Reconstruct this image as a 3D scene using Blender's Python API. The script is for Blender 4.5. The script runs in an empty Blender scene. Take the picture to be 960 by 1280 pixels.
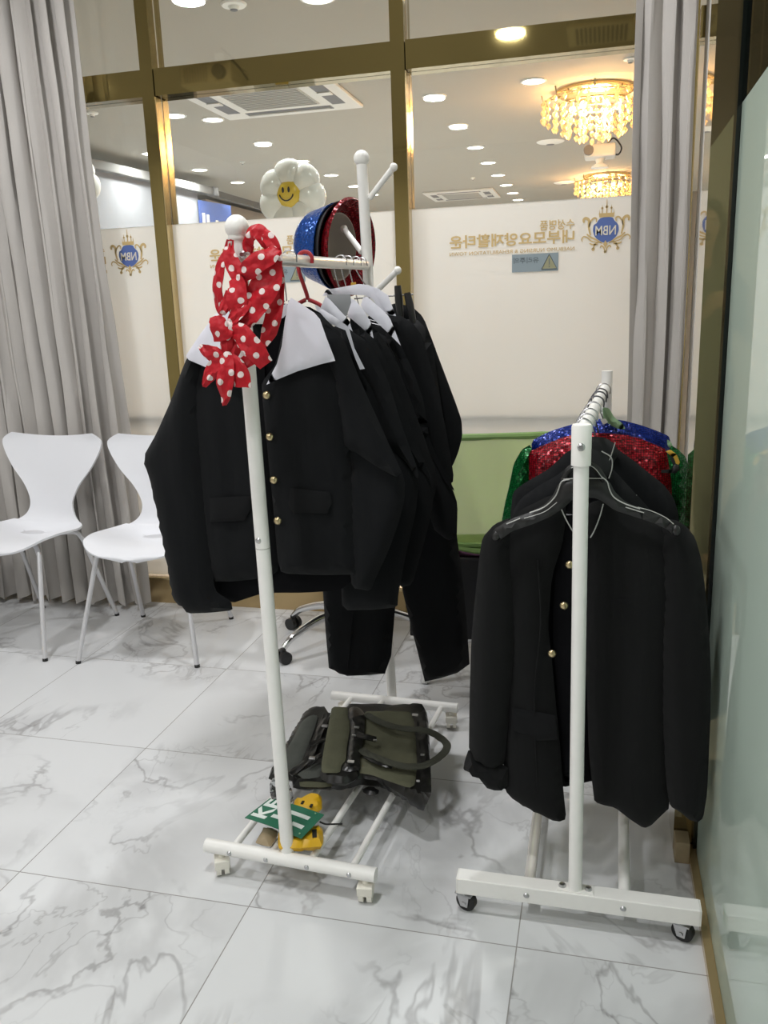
import bpy, bmesh, math, random
import numpy as np
from mathutils import Vector, Matrix, noise
from mathutils.geometry import delaunay_2d_cdt
random.seed(7)
SC = bpy.context.scene
COL = SC.collection
PI = math.pi
# ---------------------------------------------------------------- camera model
F, YAW, PIT, ROL, H = 1047.8, .2544, .2369, -.0346, 1.3
def _axes():
    cy, sy = math.cos(YAW), math.sin(YAW)
    r = Vector((cy, sy, 0)); f = Vector((-sy, cy, 0)); u = Vector((0, 0, 1))
    cp, sp = math.cos(PIT), math.sin(PIT)
    f2 = f*cp - u*sp; u2 = u*cp + f*sp
    cr, sr = math.cos(ROL), math.sin(ROL)
    return r*cr + u2*sr, u2*cr - r*sr, f2
CR, CU, CF = _axes(); CP = Vector((0, 0, H))
def at(px, py, x=None, y=None, z=None):
    "point of the place seen at a photo position, on a plane x=, y= or z="
    d = CF*F + CR*(px-480) - CU*(py-640)
    if x is not None: t = (x-CP.x)/d.x
    elif y is not None: t = (y-CP.y)/d.y
    else: t = (z-CP.z)/d.z
    return CP + d*t
cam = bpy.data.cameras.new('camera'); camo = bpy.data.objects.new('camera', cam); COL.objects.link(camo)
cam.sensor_fit = 'VERTICAL'; cam.sensor_height = 36; cam.lens = F*36/1280; cam.clip_start = .02; cam.clip_end = 100
m = Matrix.Identity(4)
for i in range(3):
    m[i][0] = CR[i]; m[i][1] = CU[i]; m[i][2] = -CF[i]; m[i][3] = CP[i]
camo.matrix_world = m
SC.camera = camo
# ---------------------------------------------------------------- materials
def newmat(name):
    mt = bpy.data.materials.new(name); mt.use_nodes = True
    nt = mt.node_tree; return mt, nt, nt.nodes['Principled BSDF']
def N(nt, t, **kw):
    n = nt.nodes.new(t)
    for k, v in kw.items(): setattr(n, k, v)
    return n
def pbr(name, col, rough=.5, metal=0, spec=.5, coat=0, coat_r=.03, sheen=0, noise_amt=0, nscale=20, bump=0, bscale=200, trans=0, emis=None, es=0):
    mt, nt, b = newmat(name)
    b.inputs['Base Color'].default_value = (*col, 1); b.inputs['Roughness'].default_value = rough
    b.inputs['Metallic'].default_value = metal; b.inputs['Specular IOR Level'].default_value = spec
    b.inputs['Coat Weight'].default_value = coat; b.inputs['Coat Roughness'].default_value = coat_r
    b.inputs['Sheen Weight'].default_value = sheen; b.inputs['Transmission Weight'].default_value = trans
    if emis: b.inputs['Emission Color'].default_value = (*emis, 1); b.inputs['Emission Strength'].default_value = es
    tc = N(nt, 'ShaderNodeTexCoord')
    if noise_amt:
        nz = N(nt, 'ShaderNodeTexNoise'); nz.inputs['Scale'].default_value = nscale; nz.inputs['Detail'].default_value = 4
        nt.links.new(tc.outputs['Object'], nz.inputs['Vector'])
        mx = N(nt, 'ShaderNodeMix', data_type='RGBA'); nt.links.new(nz.outputs['Fac'], mx.inputs['Factor'])
        mx.inputs['A'].default_value = (*[c*(1-noise_amt) for c in col], 1); mx.inputs['B'].default_value = (*[min(1, c*(1+noise_amt)) for c in col], 1)
        nt.links.new(mx.outputs['Result'], b.inputs['Base Color'])
    if bump:
        nz = N(nt, 'ShaderNodeTexNoise'); nz.inputs['Scale'].default_value = bscale; nz.inputs['Detail'].default_value = 3
        nt.links.new(tc.outputs['Object'], nz.inputs['Vector'])
        bp = N(nt, 'ShaderNodeBump'); bp.inputs['Strength'].default_value = bump; bp.inputs['Distance'].default_value = .002
        nt.links.new(nz.outputs['Fac'], bp.inputs['Height']); nt.links.new(bp.outputs['Normal'], b.inputs['Normal'])
    return mt
def emit(name, col, s):
    mt, nt, b = newmat(name); nt.nodes.remove(b)
    e = N(nt, 'ShaderNodeEmission'); e.inputs[0].default_value = (*col, 1); e.inputs[1].default_value = s
    nt.links.new(e.outputs[0], nt.nodes['Material Output'].inputs[0]); return mt
def glassmat(name, tint, refl=1.0):
    mt, nt, b = newmat(name); nt.nodes.remove(b)
    tr = N(nt, 'ShaderNodeBsdfTransparent'); tr.inputs[0].default_value = (*tint, 1)
    gl = N(nt, 'ShaderNodeBsdfGlossy'); gl.inputs['Roughness'].default_value = 0
    gl.inputs[0].default_value = (refl, refl, refl, 1)
    fr = N(nt, 'ShaderNodeFresnel'); fr.inputs[0].default_value = 1.45
    mx = N(nt, 'ShaderNodeMixShader'); nt.links.new(fr.outputs[0], mx.inputs[0])
    nt.links.new(tr.outputs[0], mx.inputs[1]); nt.links.new(gl.outputs[0], mx.inputs[2])
    nt.links.new(mx.outputs[0], nt.nodes['Material Output'].inputs[0]); return mt
def filmmat(name, col, clear=.04, back=.55, gloss=.5, ior=1.45):
    "frosted sticker film on glass: scatters light from both sides, glass gloss in front"
    mt, nt, b = newmat(name); nt.nodes.remove(b)
    df = N(nt, 'ShaderNodeBsdfDiffuse'); df.inputs[0].default_value = (*col, 1)
    tl = N(nt, 'ShaderNodeBsdfTranslucent'); tl.inputs[0].default_value = (*col, 1)
    m1 = N(nt, 'ShaderNodeMixShader'); m1.inputs[0].default_value = back
    nt.links.new(df.outputs[0], m1.inputs[1]); nt.links.new(tl.outputs[0], m1.inputs[2])
    tr = N(nt, 'ShaderNodeBsdfTransparent'); m2 = N(nt, 'ShaderNodeMixShader'); m2.inputs[0].default_value = clear
    nt.links.new(m1.outputs[0], m2.inputs[1]); nt.links.new(tr.outputs[0], m2.inputs[2])
    gl = N(nt, 'ShaderNodeBsdfGlossy'); gl.inputs['Roughness'].default_value = .0
    fr = N(nt, 'ShaderNodeFresnel'); fr.inputs[0].default_value = 1.45
    fr.inputs[0].default_value = ior
    mu = N(nt, 'ShaderNodeMath', operation='MULTIPLY'); mu.inputs[1].default_value = gloss
    nt.links.new(fr.outputs[0], mu.inputs[0])
    m3 = N(nt, 'ShaderNodeMixShader'); nt.links.new(mu.outputs[0], m3.inputs[0])
    nt.links.new(m2.outputs[0], m3.inputs[1]); nt.links.new(gl.outputs[0], m3.inputs[2])
    nt.links.new(m3.outputs[0], nt.nodes['Material Output'].inputs[0]); return mt
def sequin(name, base, deep, scale=230, rough=.28):
    mt, nt, b = newmat(name)
    tc = N(nt, 'ShaderNodeTexCoord'); vo = N(nt, 'ShaderNodeTexVoronoi'); vo.inputs['Scale'].default_value = scale
    vo.inputs['Randomness'].default_value = .35
    nt.links.new(tc.outputs['Object'], vo.inputs['Vector'])
    rp = N(nt, 'ShaderNodeValToRGB'); rp.color_ramp.elements[0].position = .25; rp.color_ramp.elements[0].color = (*base, 1)
    rp.color_ramp.elements[1].position = .62; rp.color_ramp.elements[1].color = (*deep, 1)
    nt.links.new(vo.outputs['Distance'], rp.inputs[0]); nt.links.new(rp.outputs[0], b.inputs['Base Color'])
    b.inputs['Metallic'].default_value = .45; b.inputs['Roughness'].default_value = rough
    # each sequin tilts its own way
    sub = N(nt, 'ShaderNodeVectorMath', operation='SUBTRACT'); sub.inputs[1].default_value = (.5, .5, .5)
    sc = N(nt, 'ShaderNodeVectorMath', operation='SCALE'); sc.inputs['Scale'].default_value = .5
    ge = N(nt, 'ShaderNodeNewGeometry'); ad = N(nt, 'ShaderNodeVectorMath', operation='ADD'); no = N(nt, 'ShaderNodeVectorMath', operation='NORMALIZE')
    nt.links.new(vo.outputs['Color'], sub.inputs[0]); nt.links.new(sub.outputs[0], sc.inputs[0])
    nt.links.new(ge.outputs['Normal'], ad.inputs[0]); nt.links.new(sc.outputs[0], ad.inputs[1]); nt.links.new(ad.outputs[0], no.inputs[0])
    nt.links.new(no.outputs[0], b.inputs['Normal']); return mt
def fabric(name, col, folds=.35):
    "wool suiting: matt, weak sheen, fine weave"
    mt, nt, b = newmat(name)
    b.inputs['Base Color'].default_value = (*col, 1); b.inputs['Roughness'].default_value = .92
    b.inputs['Specular IOR Level'].default_value = .12; b.inputs['Sheen Weight'].default_value = .05; b.inputs['Sheen Roughness'].default_value = .6
    tc = N(nt, 'ShaderNodeTexCoord'); mp = N(nt, 'ShaderNodeMapping'); mp.inputs['Scale'].default_value = (14, 14, 3)
    nt.links.new(tc.outputs['Object'], mp.inputs[0])
    nz = N(nt, 'ShaderNodeTexNoise'); nz.inputs['Scale'].default_value = 1.2; nz.inputs['Detail'].default_value = 2
    nt.links.new(mp.outputs[0], nz.inputs['Vector'])
    bp = N(nt, 'ShaderNodeBump'); bp.inputs['Strength'].default_value = folds; bp.inputs['Distance'].default_value = .02
    nt.links.new(nz.outputs['Fac'], bp.inputs['Height'])
    n2 = N(nt, 'ShaderNodeTexNoise'); n2.inputs['Scale'].default_value = 700; nt.links.new(tc.outputs['Object'], n2.inputs['Vector'])
    b2 = N(nt, 'ShaderNodeBump'); b2.inputs['Strength'].default_value = .25; b2.inputs['Distance'].default_value = .001
    nt.links.new(n2.outputs['Fac'], b2.inputs['Height']); nt.links.new(bp.outputs['Normal'], b2.inputs['Normal'])
    nt.links.new(b2.outputs['Normal'], b.inputs['Normal']); return mt

M = {}
M['white'] = pbr('white_powder_coat', (.90, .89, .86), .35, noise_amt=.04, nscale=30)
M['whitecap'] = pbr('white_plastic', (.90, .89, .85), .4)
M['cream'] = pbr('cream_plastic', (.84, .81, .72), .45)
M['barmetal'] = pbr('pale_bar', (.84, .81, .76), .22, metal=.35)
M['chrome'] = pbr('chrome', (.75, .75, .76), .12, metal=1)
M['steel'] = pbr('steel', (.55, .55, .56), .3, metal=1)
M['wire'] = pbr('wire', (.50, .50, .52), .25, metal=1)
M['darkwire'] = pbr('dark_wire', (.10, .10, .11), .3, metal=.8)
M['black'] = fabric('black_wool', (.0060, .0066, .0076))
M['black2'] = fabric('black_suiting', (.0068, .0070, .0072))
M['lining'] = pbr('black_lining', (.0035, .0035, .0045), .85, spec=.1)
M['flap'] = fabric('black_flap', (.0066, .0069, .0076), .1)
M['blackplastic'] = pbr('black_plastic', (.012, .012, .012), .35)
M['blackmatte'] = pbr('black_matte', (.010, .010, .012), .7)
M['collar'] = pbr('white_cotton', (.78, .78, .86), .8, bump=.2, bscale=60, noise_amt=.03, nscale=12)
M['brass'] = pbr('old_brass', (.55, .45, .26), .28, metal=1)
M['piping'] = pbr('grey_piping', (.46, .46, .44), .4, metal=.3)
M['red_velvet'] = pbr('red_velvet', (.35, .008, .015), .7, sheen=.3, bump=.6, bscale=250)
M['blue_sequin'] = sequin('blue_sequin', (.005, .10, .46), (.002, .035, .20))
M['bluedeep_sequin'] = sequin('deep_blue_sequin', (.002, .03, .30), (.001, .006, .08), 260)
M['red_sequin'] = sequin('red_sequin', (.42, .006, .018), (.06, .001, .004), 190)
M['green_sequin'] = sequin('green_sequin', (.01, .22, .05), (.002, .05, .012), 210)
M['hatlining'] = pbr('taupe_lining', (.42, .38, .34), .8)
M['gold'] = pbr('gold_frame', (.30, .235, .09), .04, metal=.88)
M['goldpost'] = pbr('gold_post', (.30, .245, .125), .03, metal=.85, coat=.5, coat_r=.01)
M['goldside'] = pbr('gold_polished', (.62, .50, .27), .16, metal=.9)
M['goldbase'] = pbr('gold_base', (.50, .37, .19), .22, metal=.6)
M['goldprint'] = pbr('gold_print', (.62, .45, .20), .5)
M['blueprint'] = pbr('blue_print', (.10, .16, .42), .5)
M['whiteprint'] = pbr('white_print', (.80, .74, .62), .5)
M['sticker'] = pbr('grey_blue_sticker', (.28, .34, .37), .5)
M['stickertext'] = pbr('sticker_text', (.14, .17, .19), .5)
M['stickeryellow'] = pbr('sticker_yellow', (.34, .33, .20), .5)
M['glass'] = glassmat('clear_glass', (.93, .95, .93))
M['film'] = filmmat('frosted_film', (.93, .915, .87), .03, .5, .6)
M['sidefilm'] = filmmat('side_frosted_film', (.80, .96, .84), .0, .35, 1.0, 1.85)
M['sideglass'] = glassmat('side_glass', (.62, .62, .5))
M['gasket'] = pbr('black_gasket', (.003, .006, .005), .15)
M['ceiling'] = pbr('ceiling_paint', (.42, .395, .345), .9, noise_amt=.02, nscale=3)
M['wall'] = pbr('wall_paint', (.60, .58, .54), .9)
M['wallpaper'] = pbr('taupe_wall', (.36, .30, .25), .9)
M['lamp'] = emit('lamp_disc', (1, .96, .90), 14)
M['trimring'] = pbr('lamp_ring', (.85, .84, .80), .4)
M['ac'] = pbr('ac_plastic', (.74, .72, .68), .5)
M['acdark'] = pbr('ac_slot', (.16, .16, .17), .6)
M['acgrille'] = pbr('ac_grille', (.46, .45, .42), .6)
M['screen'] = pbr('projection_screen', (.27, .28, .31), .9)
M['housing'] = pbr('screen_housing', (.20, .20, .20), .7)
M['screenlit'] = emit('projected_picture', (.55, .76, .88), .95)
M['banner'] = pbr('blue_banner', (.05, .09, .28), .5)
M['daisy'] = pbr('white_foil', (.80, .80, .78), .22, coat=.6)
M['yellow'] = pbr('balloon_yellow', (.75, .52, .02), .3, coat=.4)
M['ink'] = pbr('black_ink', (.01, .01, .01), .4)
M['curtain'] = pbr('grey_curtain', (.475, .45, .425), .85, noise_amt=.05, nscale=5, bump=.25, bscale=300)
M['chairwhite'] = pbr('chair_shell', (.82, .83, .87), .32)
M['chairleg'] = pbr('chair_leg', (.66, .66, .68), .3, metal=.25)
M['foot'] = pbr('black_rubber', (.012, .012, .012), .6)
M['greenframe'] = pbr('green_plastic', (.22, .36, .11), .45)
M['greenarm'] = pbr('olive_arm_plastic', (.20, .30, .07), .4)
M['purple'] = pbr('purple_fabric', (.07, .012, .05), .8)
M['olive'] = pbr('olive_canvas', (.085, .086, .050), .85, noise_amt=.25, nscale=25, bump=.5, bscale=400)
M['greycanvas'] = pbr('grey_green_canvas', (.072, .078, .068), .8, noise_amt=.2, nscale=25, bump=.4, bscale=400)
M['bagtrim'] = pbr('bag_trim', (.010, .010, .009), .3, bump=.3, bscale=90)
M['strap'] = pbr('bag_strap', (.032, .034, .022), .8, bump=.4, bscale=500)
M['cardgreen'] = pbr('card_green', (.012, .14, .075), .4)
M['cardwhite'] = pbr('card_white', (.72, .78, .74), .5)
M['cardyellow'] = pbr('yellow_plastic', (.72, .42, .015), .35)
M['tan'] = pbr('tan_leather', (.32, .25, .15), .6, noise_amt=.2, nscale=40)
M['plasticbag'] = glassmat('clear_film_bag', (.85, .86, .86))
M['mint'] = pbr('mint_plastic', (.30, .48, .28), .35)
M['amber'] = pbr('amber_plastic', (.62, .36, .04), .3)
M['greycard'] = pbr('grey_card', (.26, .27, .28), .6)
M['hair'] = pbr('dark_hair', (.012, .009, .008), .5)
M['skin'] = pbr('skin', (.50, .32, .23), .55)
M['shirt'] = pbr('dark_green_shirt', (.030, .045, .030), .8)
M['phone'] = pbr('phone', (.02, .02, .02), .2)

def mesh_mat():
    mt, nt, b = newmat('green_mesh')
    b.inputs['Base Color'].default_value = (.66, .86, .30, 1); b.inputs['Roughness'].default_value = .6
    b.inputs['Alpha'].default_value = .74; return mt
M['mesh'] = mesh_mat()

def polka():
    mt, nt, b = newmat('polka_dot_satin')
    b.inputs['Roughness'].default_value = .5; b.inputs['Specular IOR Level'].default_value = .3
    uv = N(nt, 'ShaderNodeUVMap'); uv.uv_map = 'UVMap'
    P = .040
    def lattice(ox, oy):
        mp = N(nt, 'ShaderNodeVectorMath', operation='MULTIPLY_ADD'); mp.inputs[1].default_value = (1/P, 1/P, 0); mp.inputs[2].default_value = (ox, oy, 0)
        nt.links.new(uv.outputs[0], mp.inputs[0])
        fr = N(nt, 'ShaderNodeVectorMath', operation='FRACTION'); nt.links.new(mp.outputs[0], fr.inputs[0])
        ds = N(nt, 'ShaderNodeVectorMath', operation='DISTANCE'); ds.inputs[1].default_value = (.5, .5, 0); nt.links.new(fr.outputs[0], ds.inputs[0])
        return ds.outputs['Value']
    mn = N(nt, 'ShaderNodeMath', operation='MINIMUM'); nt.links.new(lattice(0, 0), mn.inputs[0]); nt.links.new(lattice(.5, .5), mn.inputs[1])
    lt = N(nt, 'ShaderNodeMath', operation='LESS_THAN'); lt.inputs[1].default_value = .150; nt.links.new(mn.outputs[0], lt.inputs[0])
    mx = N(nt, 'ShaderNodeMix', data_type='RGBA'); mx.inputs['A'].default_value = (.48, .008, .018, 1); mx.inputs['B'].default_value = (.80, .68, .66, 1)
    nt.links.new(lt.outputs[0], mx.inputs['Factor']); nt.links.new(mx.outputs['Result'], b.inputs['Base Color'])
    tc = N(nt, 'ShaderNodeTexCoord'); nz = N(nt, 'ShaderNodeTexNoise'); nz.inputs['Scale'].default_value = 38; nt.links.new(tc.outputs['Object'], nz.inputs['Vector'])
    bp = N(nt, 'ShaderNodeBump'); bp.inputs['Strength'].default_value = .8; bp.inputs['Distance'].default_value = .010
    nt.links.new(nz.outputs['Fac'], bp.inputs['Height']); nt.links.new(bp.outputs['Normal'], b.inputs['Normal']); return mt
M['polka'] = polka()

def marble():
    mt, nt, b = newmat('marble_tile')
    L = nt.links.new
    tc = N(nt, 'ShaderNodeTexCoord')
    O = (-1.3364, 1.4972); T = .6
    sh = N(nt, 'ShaderNodeVectorMath', operation='SUBTRACT'); sh.inputs[1].default_value = (O[0], O[1], 0); L(N(nt, 'ShaderNodeNewGeometry').outputs['Position'], sh.inputs[0])
    dv = N(nt, 'ShaderNodeVectorMath', operation='SCALE'); dv.inputs['Scale'].default_value = 1/T; L(sh.outputs[0], dv.inputs[0])
    fl = N(nt, 'ShaderNodeVectorMath', operation='FLOOR'); L(dv.outputs[0], fl.inputs[0])
    fr = N(nt, 'ShaderNodeVectorMath', operation='FRACTION'); L(dv.outputs[0], fr.inputs[0])
    wn = N(nt, 'ShaderNodeTexWhiteNoise', noise_dimensions='3D'); L(fl.outputs[0], wn.inputs['Vector'])
    so = N(nt, 'ShaderNodeVectorMath', operation='SCALE'); so.inputs['Scale'].default_value = 9; L(wn.outputs['Color'], so.inputs[0])
    co = N(nt, 'ShaderNodeVectorMath', operation='ADD'); L(sh.outputs[0], co.inputs[0]); L(so.outputs[0], co.inputs[1])
    mp = N(nt, 'ShaderNodeMapping'); mp.inputs['Rotation'].default_value = (0, 0, .55); mp.inputs['Scale'].default_value = (1.15, .85, 1); L(co.outputs[0], mp.inputs[0])
    def vein(scale, width, dist, det, lo):
        nz = N(nt, 'ShaderNodeTexNoise'); nz.inputs['Scale'].default_value = scale; nz.inputs['Detail'].default_value = det
        nz.inputs['Roughness'].default_value = .55; nz.inputs['Distortion'].default_value = dist; L(mp.outputs[0], nz.inputs['Vector'])
        s = N(nt, 'ShaderNodeMath', operation='SUBTRACT'); s.inputs[1].default_value = .5; L(nz.outputs['Fac'], s.inputs[0])
        a = N(nt, 'ShaderNodeMath', operation='ABSOLUTE'); L(s.outputs[0], a.inputs[0])
        r = N(nt, 'ShaderNodeMapRange'); r.inputs['From Min'].default_value = 0; r.inputs['From Max'].default_value = width
        r.inputs['To Min'].default_value = 1; r.inputs['To Max'].default_value = 0; r.interpolation_type = 'SMOOTHSTEP'; L(a.outputs[0], r.inputs['Value'])
        # veins come and go
        n2 = N(nt, 'ShaderNodeTexNoise'); n2.inputs['Scale'].default_value = 2.2; n2.inputs['Detail'].default_value = 1; L(co.outputs[0], n2.inputs['Vector'])
        r2 = N(nt, 'ShaderNodeMapRange'); r2.inputs['From Min'].default_value = lo; r2.inputs['From Max'].default_value = lo+.14; L(n2.outputs['Fac'], r2.inputs['Value'])
        mu = N(nt, 'ShaderNodeMath', operation='MULTIPLY'); L(r.outputs[0], mu.inputs[0]); L(r2.outputs[0], mu.inputs[1]); return mu.outputs[0]
    v1 = vein(2.1, .020, .55, 5, .40); v2 = vein(4.4, .017, .6, 4, .47); v3 = vein(1.6, .085, .5, 5, .40)
    def mul(s, k):
        q = N(nt, 'ShaderNodeMath', operation='MULTIPLY'); q.inputs[1].default_value = k; L(s, q.inputs[0]); return q.outputs[0]
    def add(a, c):
        q = N(nt, 'ShaderNodeMath', operation='ADD'); q.use_clamp = True; L(a, q.inputs[0]); L(c, q.inputs[1]); return q.outputs[0]
    tot = add(add(mul(v1, .50), mul(v2, .30)), mul(v3, .24))
    mx = N(nt, 'ShaderNodeMix', data_type='RGBA'); L(tot, mx.inputs['Factor'])
    mx.inputs['A'].default_value = (.69, .70, .71, 1); mx.inputs['B'].default_value = (.27, .265, .27, 1)
    # joints
    sep = N(nt, 'ShaderNodeSeparateXYZ'); L(fr.outputs[0], sep.inputs[0])
    def edge(s):
        a = N(nt, 'ShaderNodeMath', operation='SUBTRACT'); a.inputs[1].default_value = .5; L(s, a.inputs[0])
        c = N(nt, 'ShaderNodeMath', operation='ABSOLUTE'); L(a.outputs[0], c.inputs[0])
        g = N(nt, 'ShaderNodeMath', operation='GREATER_THAN'); g.inputs[1].default_value = .4978; L(c.outputs[0], g.inputs[0]); return g.outputs[0]
    e = add(edge(sep.outputs[0]), edge(sep.outputs[1]))
    m2 = N(nt, 'ShaderNodeMix', data_type='RGBA'); L(e, m2.inputs['Factor']); L(mx.outputs['Result'], m2.inputs['A']); m2.inputs['B'].default_value = (.30, .29, .28, 1)
    L(m2.outputs['Result'], b.inputs['Base Color']); b.inputs['Roughness'].default_value = .28; b.inputs['Specular IOR Level'].default_value = .45
    return mt
M['marble'] = marble()

# ---------------------------------------------------------------- object helpers
ORG = {}
def thing(name, label, cat, loc=(0, 0, 0), group=None):
    o = bpy.data.objects.new(name, None); COL.objects.link(o); o.location = loc; o.empty_display_size = .05
    o['label'] = label; o['category'] = cat
    if group: o['group'] = group
    ORG[o] = Vector(loc); return o
def tag(o, label, cat, group=None, kind=None):
    if label: o['label'] = label
    if cat: o['category'] = cat
    if group: o['group'] = group
    if kind: o['kind'] = kind
    return o
def obj(name, bm, mat, parent=None, smooth=True, bev=0):
    "meshes are modelled in room coordinates; they are stored relative to their thing's base"
    me = bpy.data.meshes.new(name)
    org = ORG.get(parent, Vector((0, 0, 0)))
    if parent is None:
        lo = Vector([min(v.co[i] for v in bm.verts) for i in range(3)]); hi = Vector([max(v.co[i] for v in bm.verts) for i in range(3)])
        org = Vector(((lo.x+hi.x)/2, (lo.y+hi.y)/2, lo.z))
    bmesh.ops.translate(bm, verts=bm.verts, vec=-org)
    bmesh.ops.recalc_face_normals(bm, faces=bm.faces)
    bm.to_mesh(me); bm.free()
    for p in me.polygons: p.use_smooth = smooth
    me.materials.append(mat if not isinstance(mat, str) else M[mat])
    o = bpy.data.objects.new(name, me); COL.objects.link(o)
    if parent is not None: o.parent = parent
    else: o.location = org
    ORG[o] = org
    if bev:
        bv = o.modifiers.new('bevel', 'BEVEL'); bv.width = bev; bv.segments = 2; bv.limit_method = 'ANGLE'; bv.harden_normals = False
    if smooth:
        try: me.set_sharp_from_angle(angle=math.radians(38))
        except Exception: pass
    return o
def struct(name, bm, mat, **k):
    o = obj(name, bm, mat, smooth=False, **k); o['kind'] = 'structure'; return o
def box(bm, x0, x1, y0, y1, z0, z1, mtx=None):
    vs = [bm.verts.new(Vector((x, y, z))) for x in (x0, x1) for y in (y0, y1) for z in (z0, z1)]
    if mtx:
        for v in vs: v.co = mtx @ v.co
    for f in ((0, 1, 3, 2), (4, 6, 7, 5), (0, 4, 5, 1), (2, 3, 7, 6), (0, 2, 6, 4), (1, 5, 7, 3)): bm.faces.new([vs[i] for i in f])
    return bm
def B(*a, **k): return box(bmesh.new(), *a, **k)
def frame_of(d):
    d = d.normalized(); a = Vector((0, 0, 1)) if abs(d.z) < .9 else Vector((1, 0, 0))
    u = d.cross(a).normalized(); return u, d.cross(u).normalized()
def tube(bm, pts, r, seg=12, cap=True, flat=1.0):
    pts = [Vector(p) for p in pts]; n = len(pts); rs = r if isinstance(r, (list, tuple)) else [r]*n
    rings = []; pu = None
    for i, p in enumerate(pts):
        d = (pts[min(i+1, n-1)] - pts[max(i-1, 0)])
        if d.length < 1e-9: d = Vector((0, 0, 1))
        d.normalize()
        if pu is None: u, v = frame_of(d)
        else:
            u = (pu - d*pu.dot(d)).normalized(); v = d.cross(u)
        pu = u
        rings.append([bm.verts.new(p + u*rs[i]*math.cos(2*PI*k/seg) + v*rs[i]*flat*math.sin(2*PI*k/seg)) for k in range(seg)])
    for a, c in zip(rings, rings[1:]):
        for k in range(seg): bm.faces.new((a[k], a[(k+1) % seg], c[(k+1) % seg], c[k]))
    if cap: bm.faces.new(rings[0][::-1]); bm.faces.new(rings[-1])
    return bm
def smooth_path(pts, n=6):
    pts = [Vector(p) for p in pts]; out = []
    P = [pts[0]*2-pts[1]] + pts + [pts[-1]*2-pts[-2]]
    for i in range(1, len(P)-2):
        a, b_, c, d = P[i-1], P[i], P[i+1], P[i+2]
        for k in range(n):
            t = k/n; out.append(.5*((2*b_) + (c-a)*t + (2*a-5*b_+4*c-d)*t*t + (3*b_-a-3*c+d)*t**3))
    out.append(pts[-1]); return out
def ball(bm, c, r, seg=20, rng=12, sx=1, sy=1, sz=1):
    g = bmesh.ops.create_uvsphere(bm, u_segments=seg, v_segments=rng, radius=r)
    for v in g['verts']: v.co = Vector((v.co.x*sx, v.co.y*sy, v.co.z*sz)) + Vector(c)
    return bm
def lathe(bm, prof, c, axis=(0, 0, 1), seg=32, ell=1.0):
    "profile [(radius, height)] turned about an axis through c"
    ax = Vector(axis).normalized(); u, v = frame_of(ax); c = Vector(c); rings = []
    for r, h in prof:
        if r < 1e-6: rings.append([bm.verts.new(c + ax*h)])
        else: rings.append([bm.verts.new(c + ax*h + u*r*math.cos(2*PI*k/seg) + v*r*ell*math.sin(2*PI*k/seg)) for k in range(seg)])
    for a, b_ in zip(rings, rings[1:]):
        if len(a) == 1 and len(b_) == 1: continue
        for k in range(seg):
            k2 = (k+1) % seg
            if len(a) == 1: bm.faces.new((a[0], b_[k2], b_[k]))
            elif len(b_) == 1: bm.faces.new((a[k], a[k2], b_[0]))
            else: bm.faces.new((a[k], a[k2], b_[k2], b_[k]))
    return bm
def disc(bm, c, r, axis, th=.003, seg=14):
    a = Vector(axis).normalized(); return tube(bm, [Vector(c)-a*th/2, Vector(c)+a*th/2], r, seg)

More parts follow.
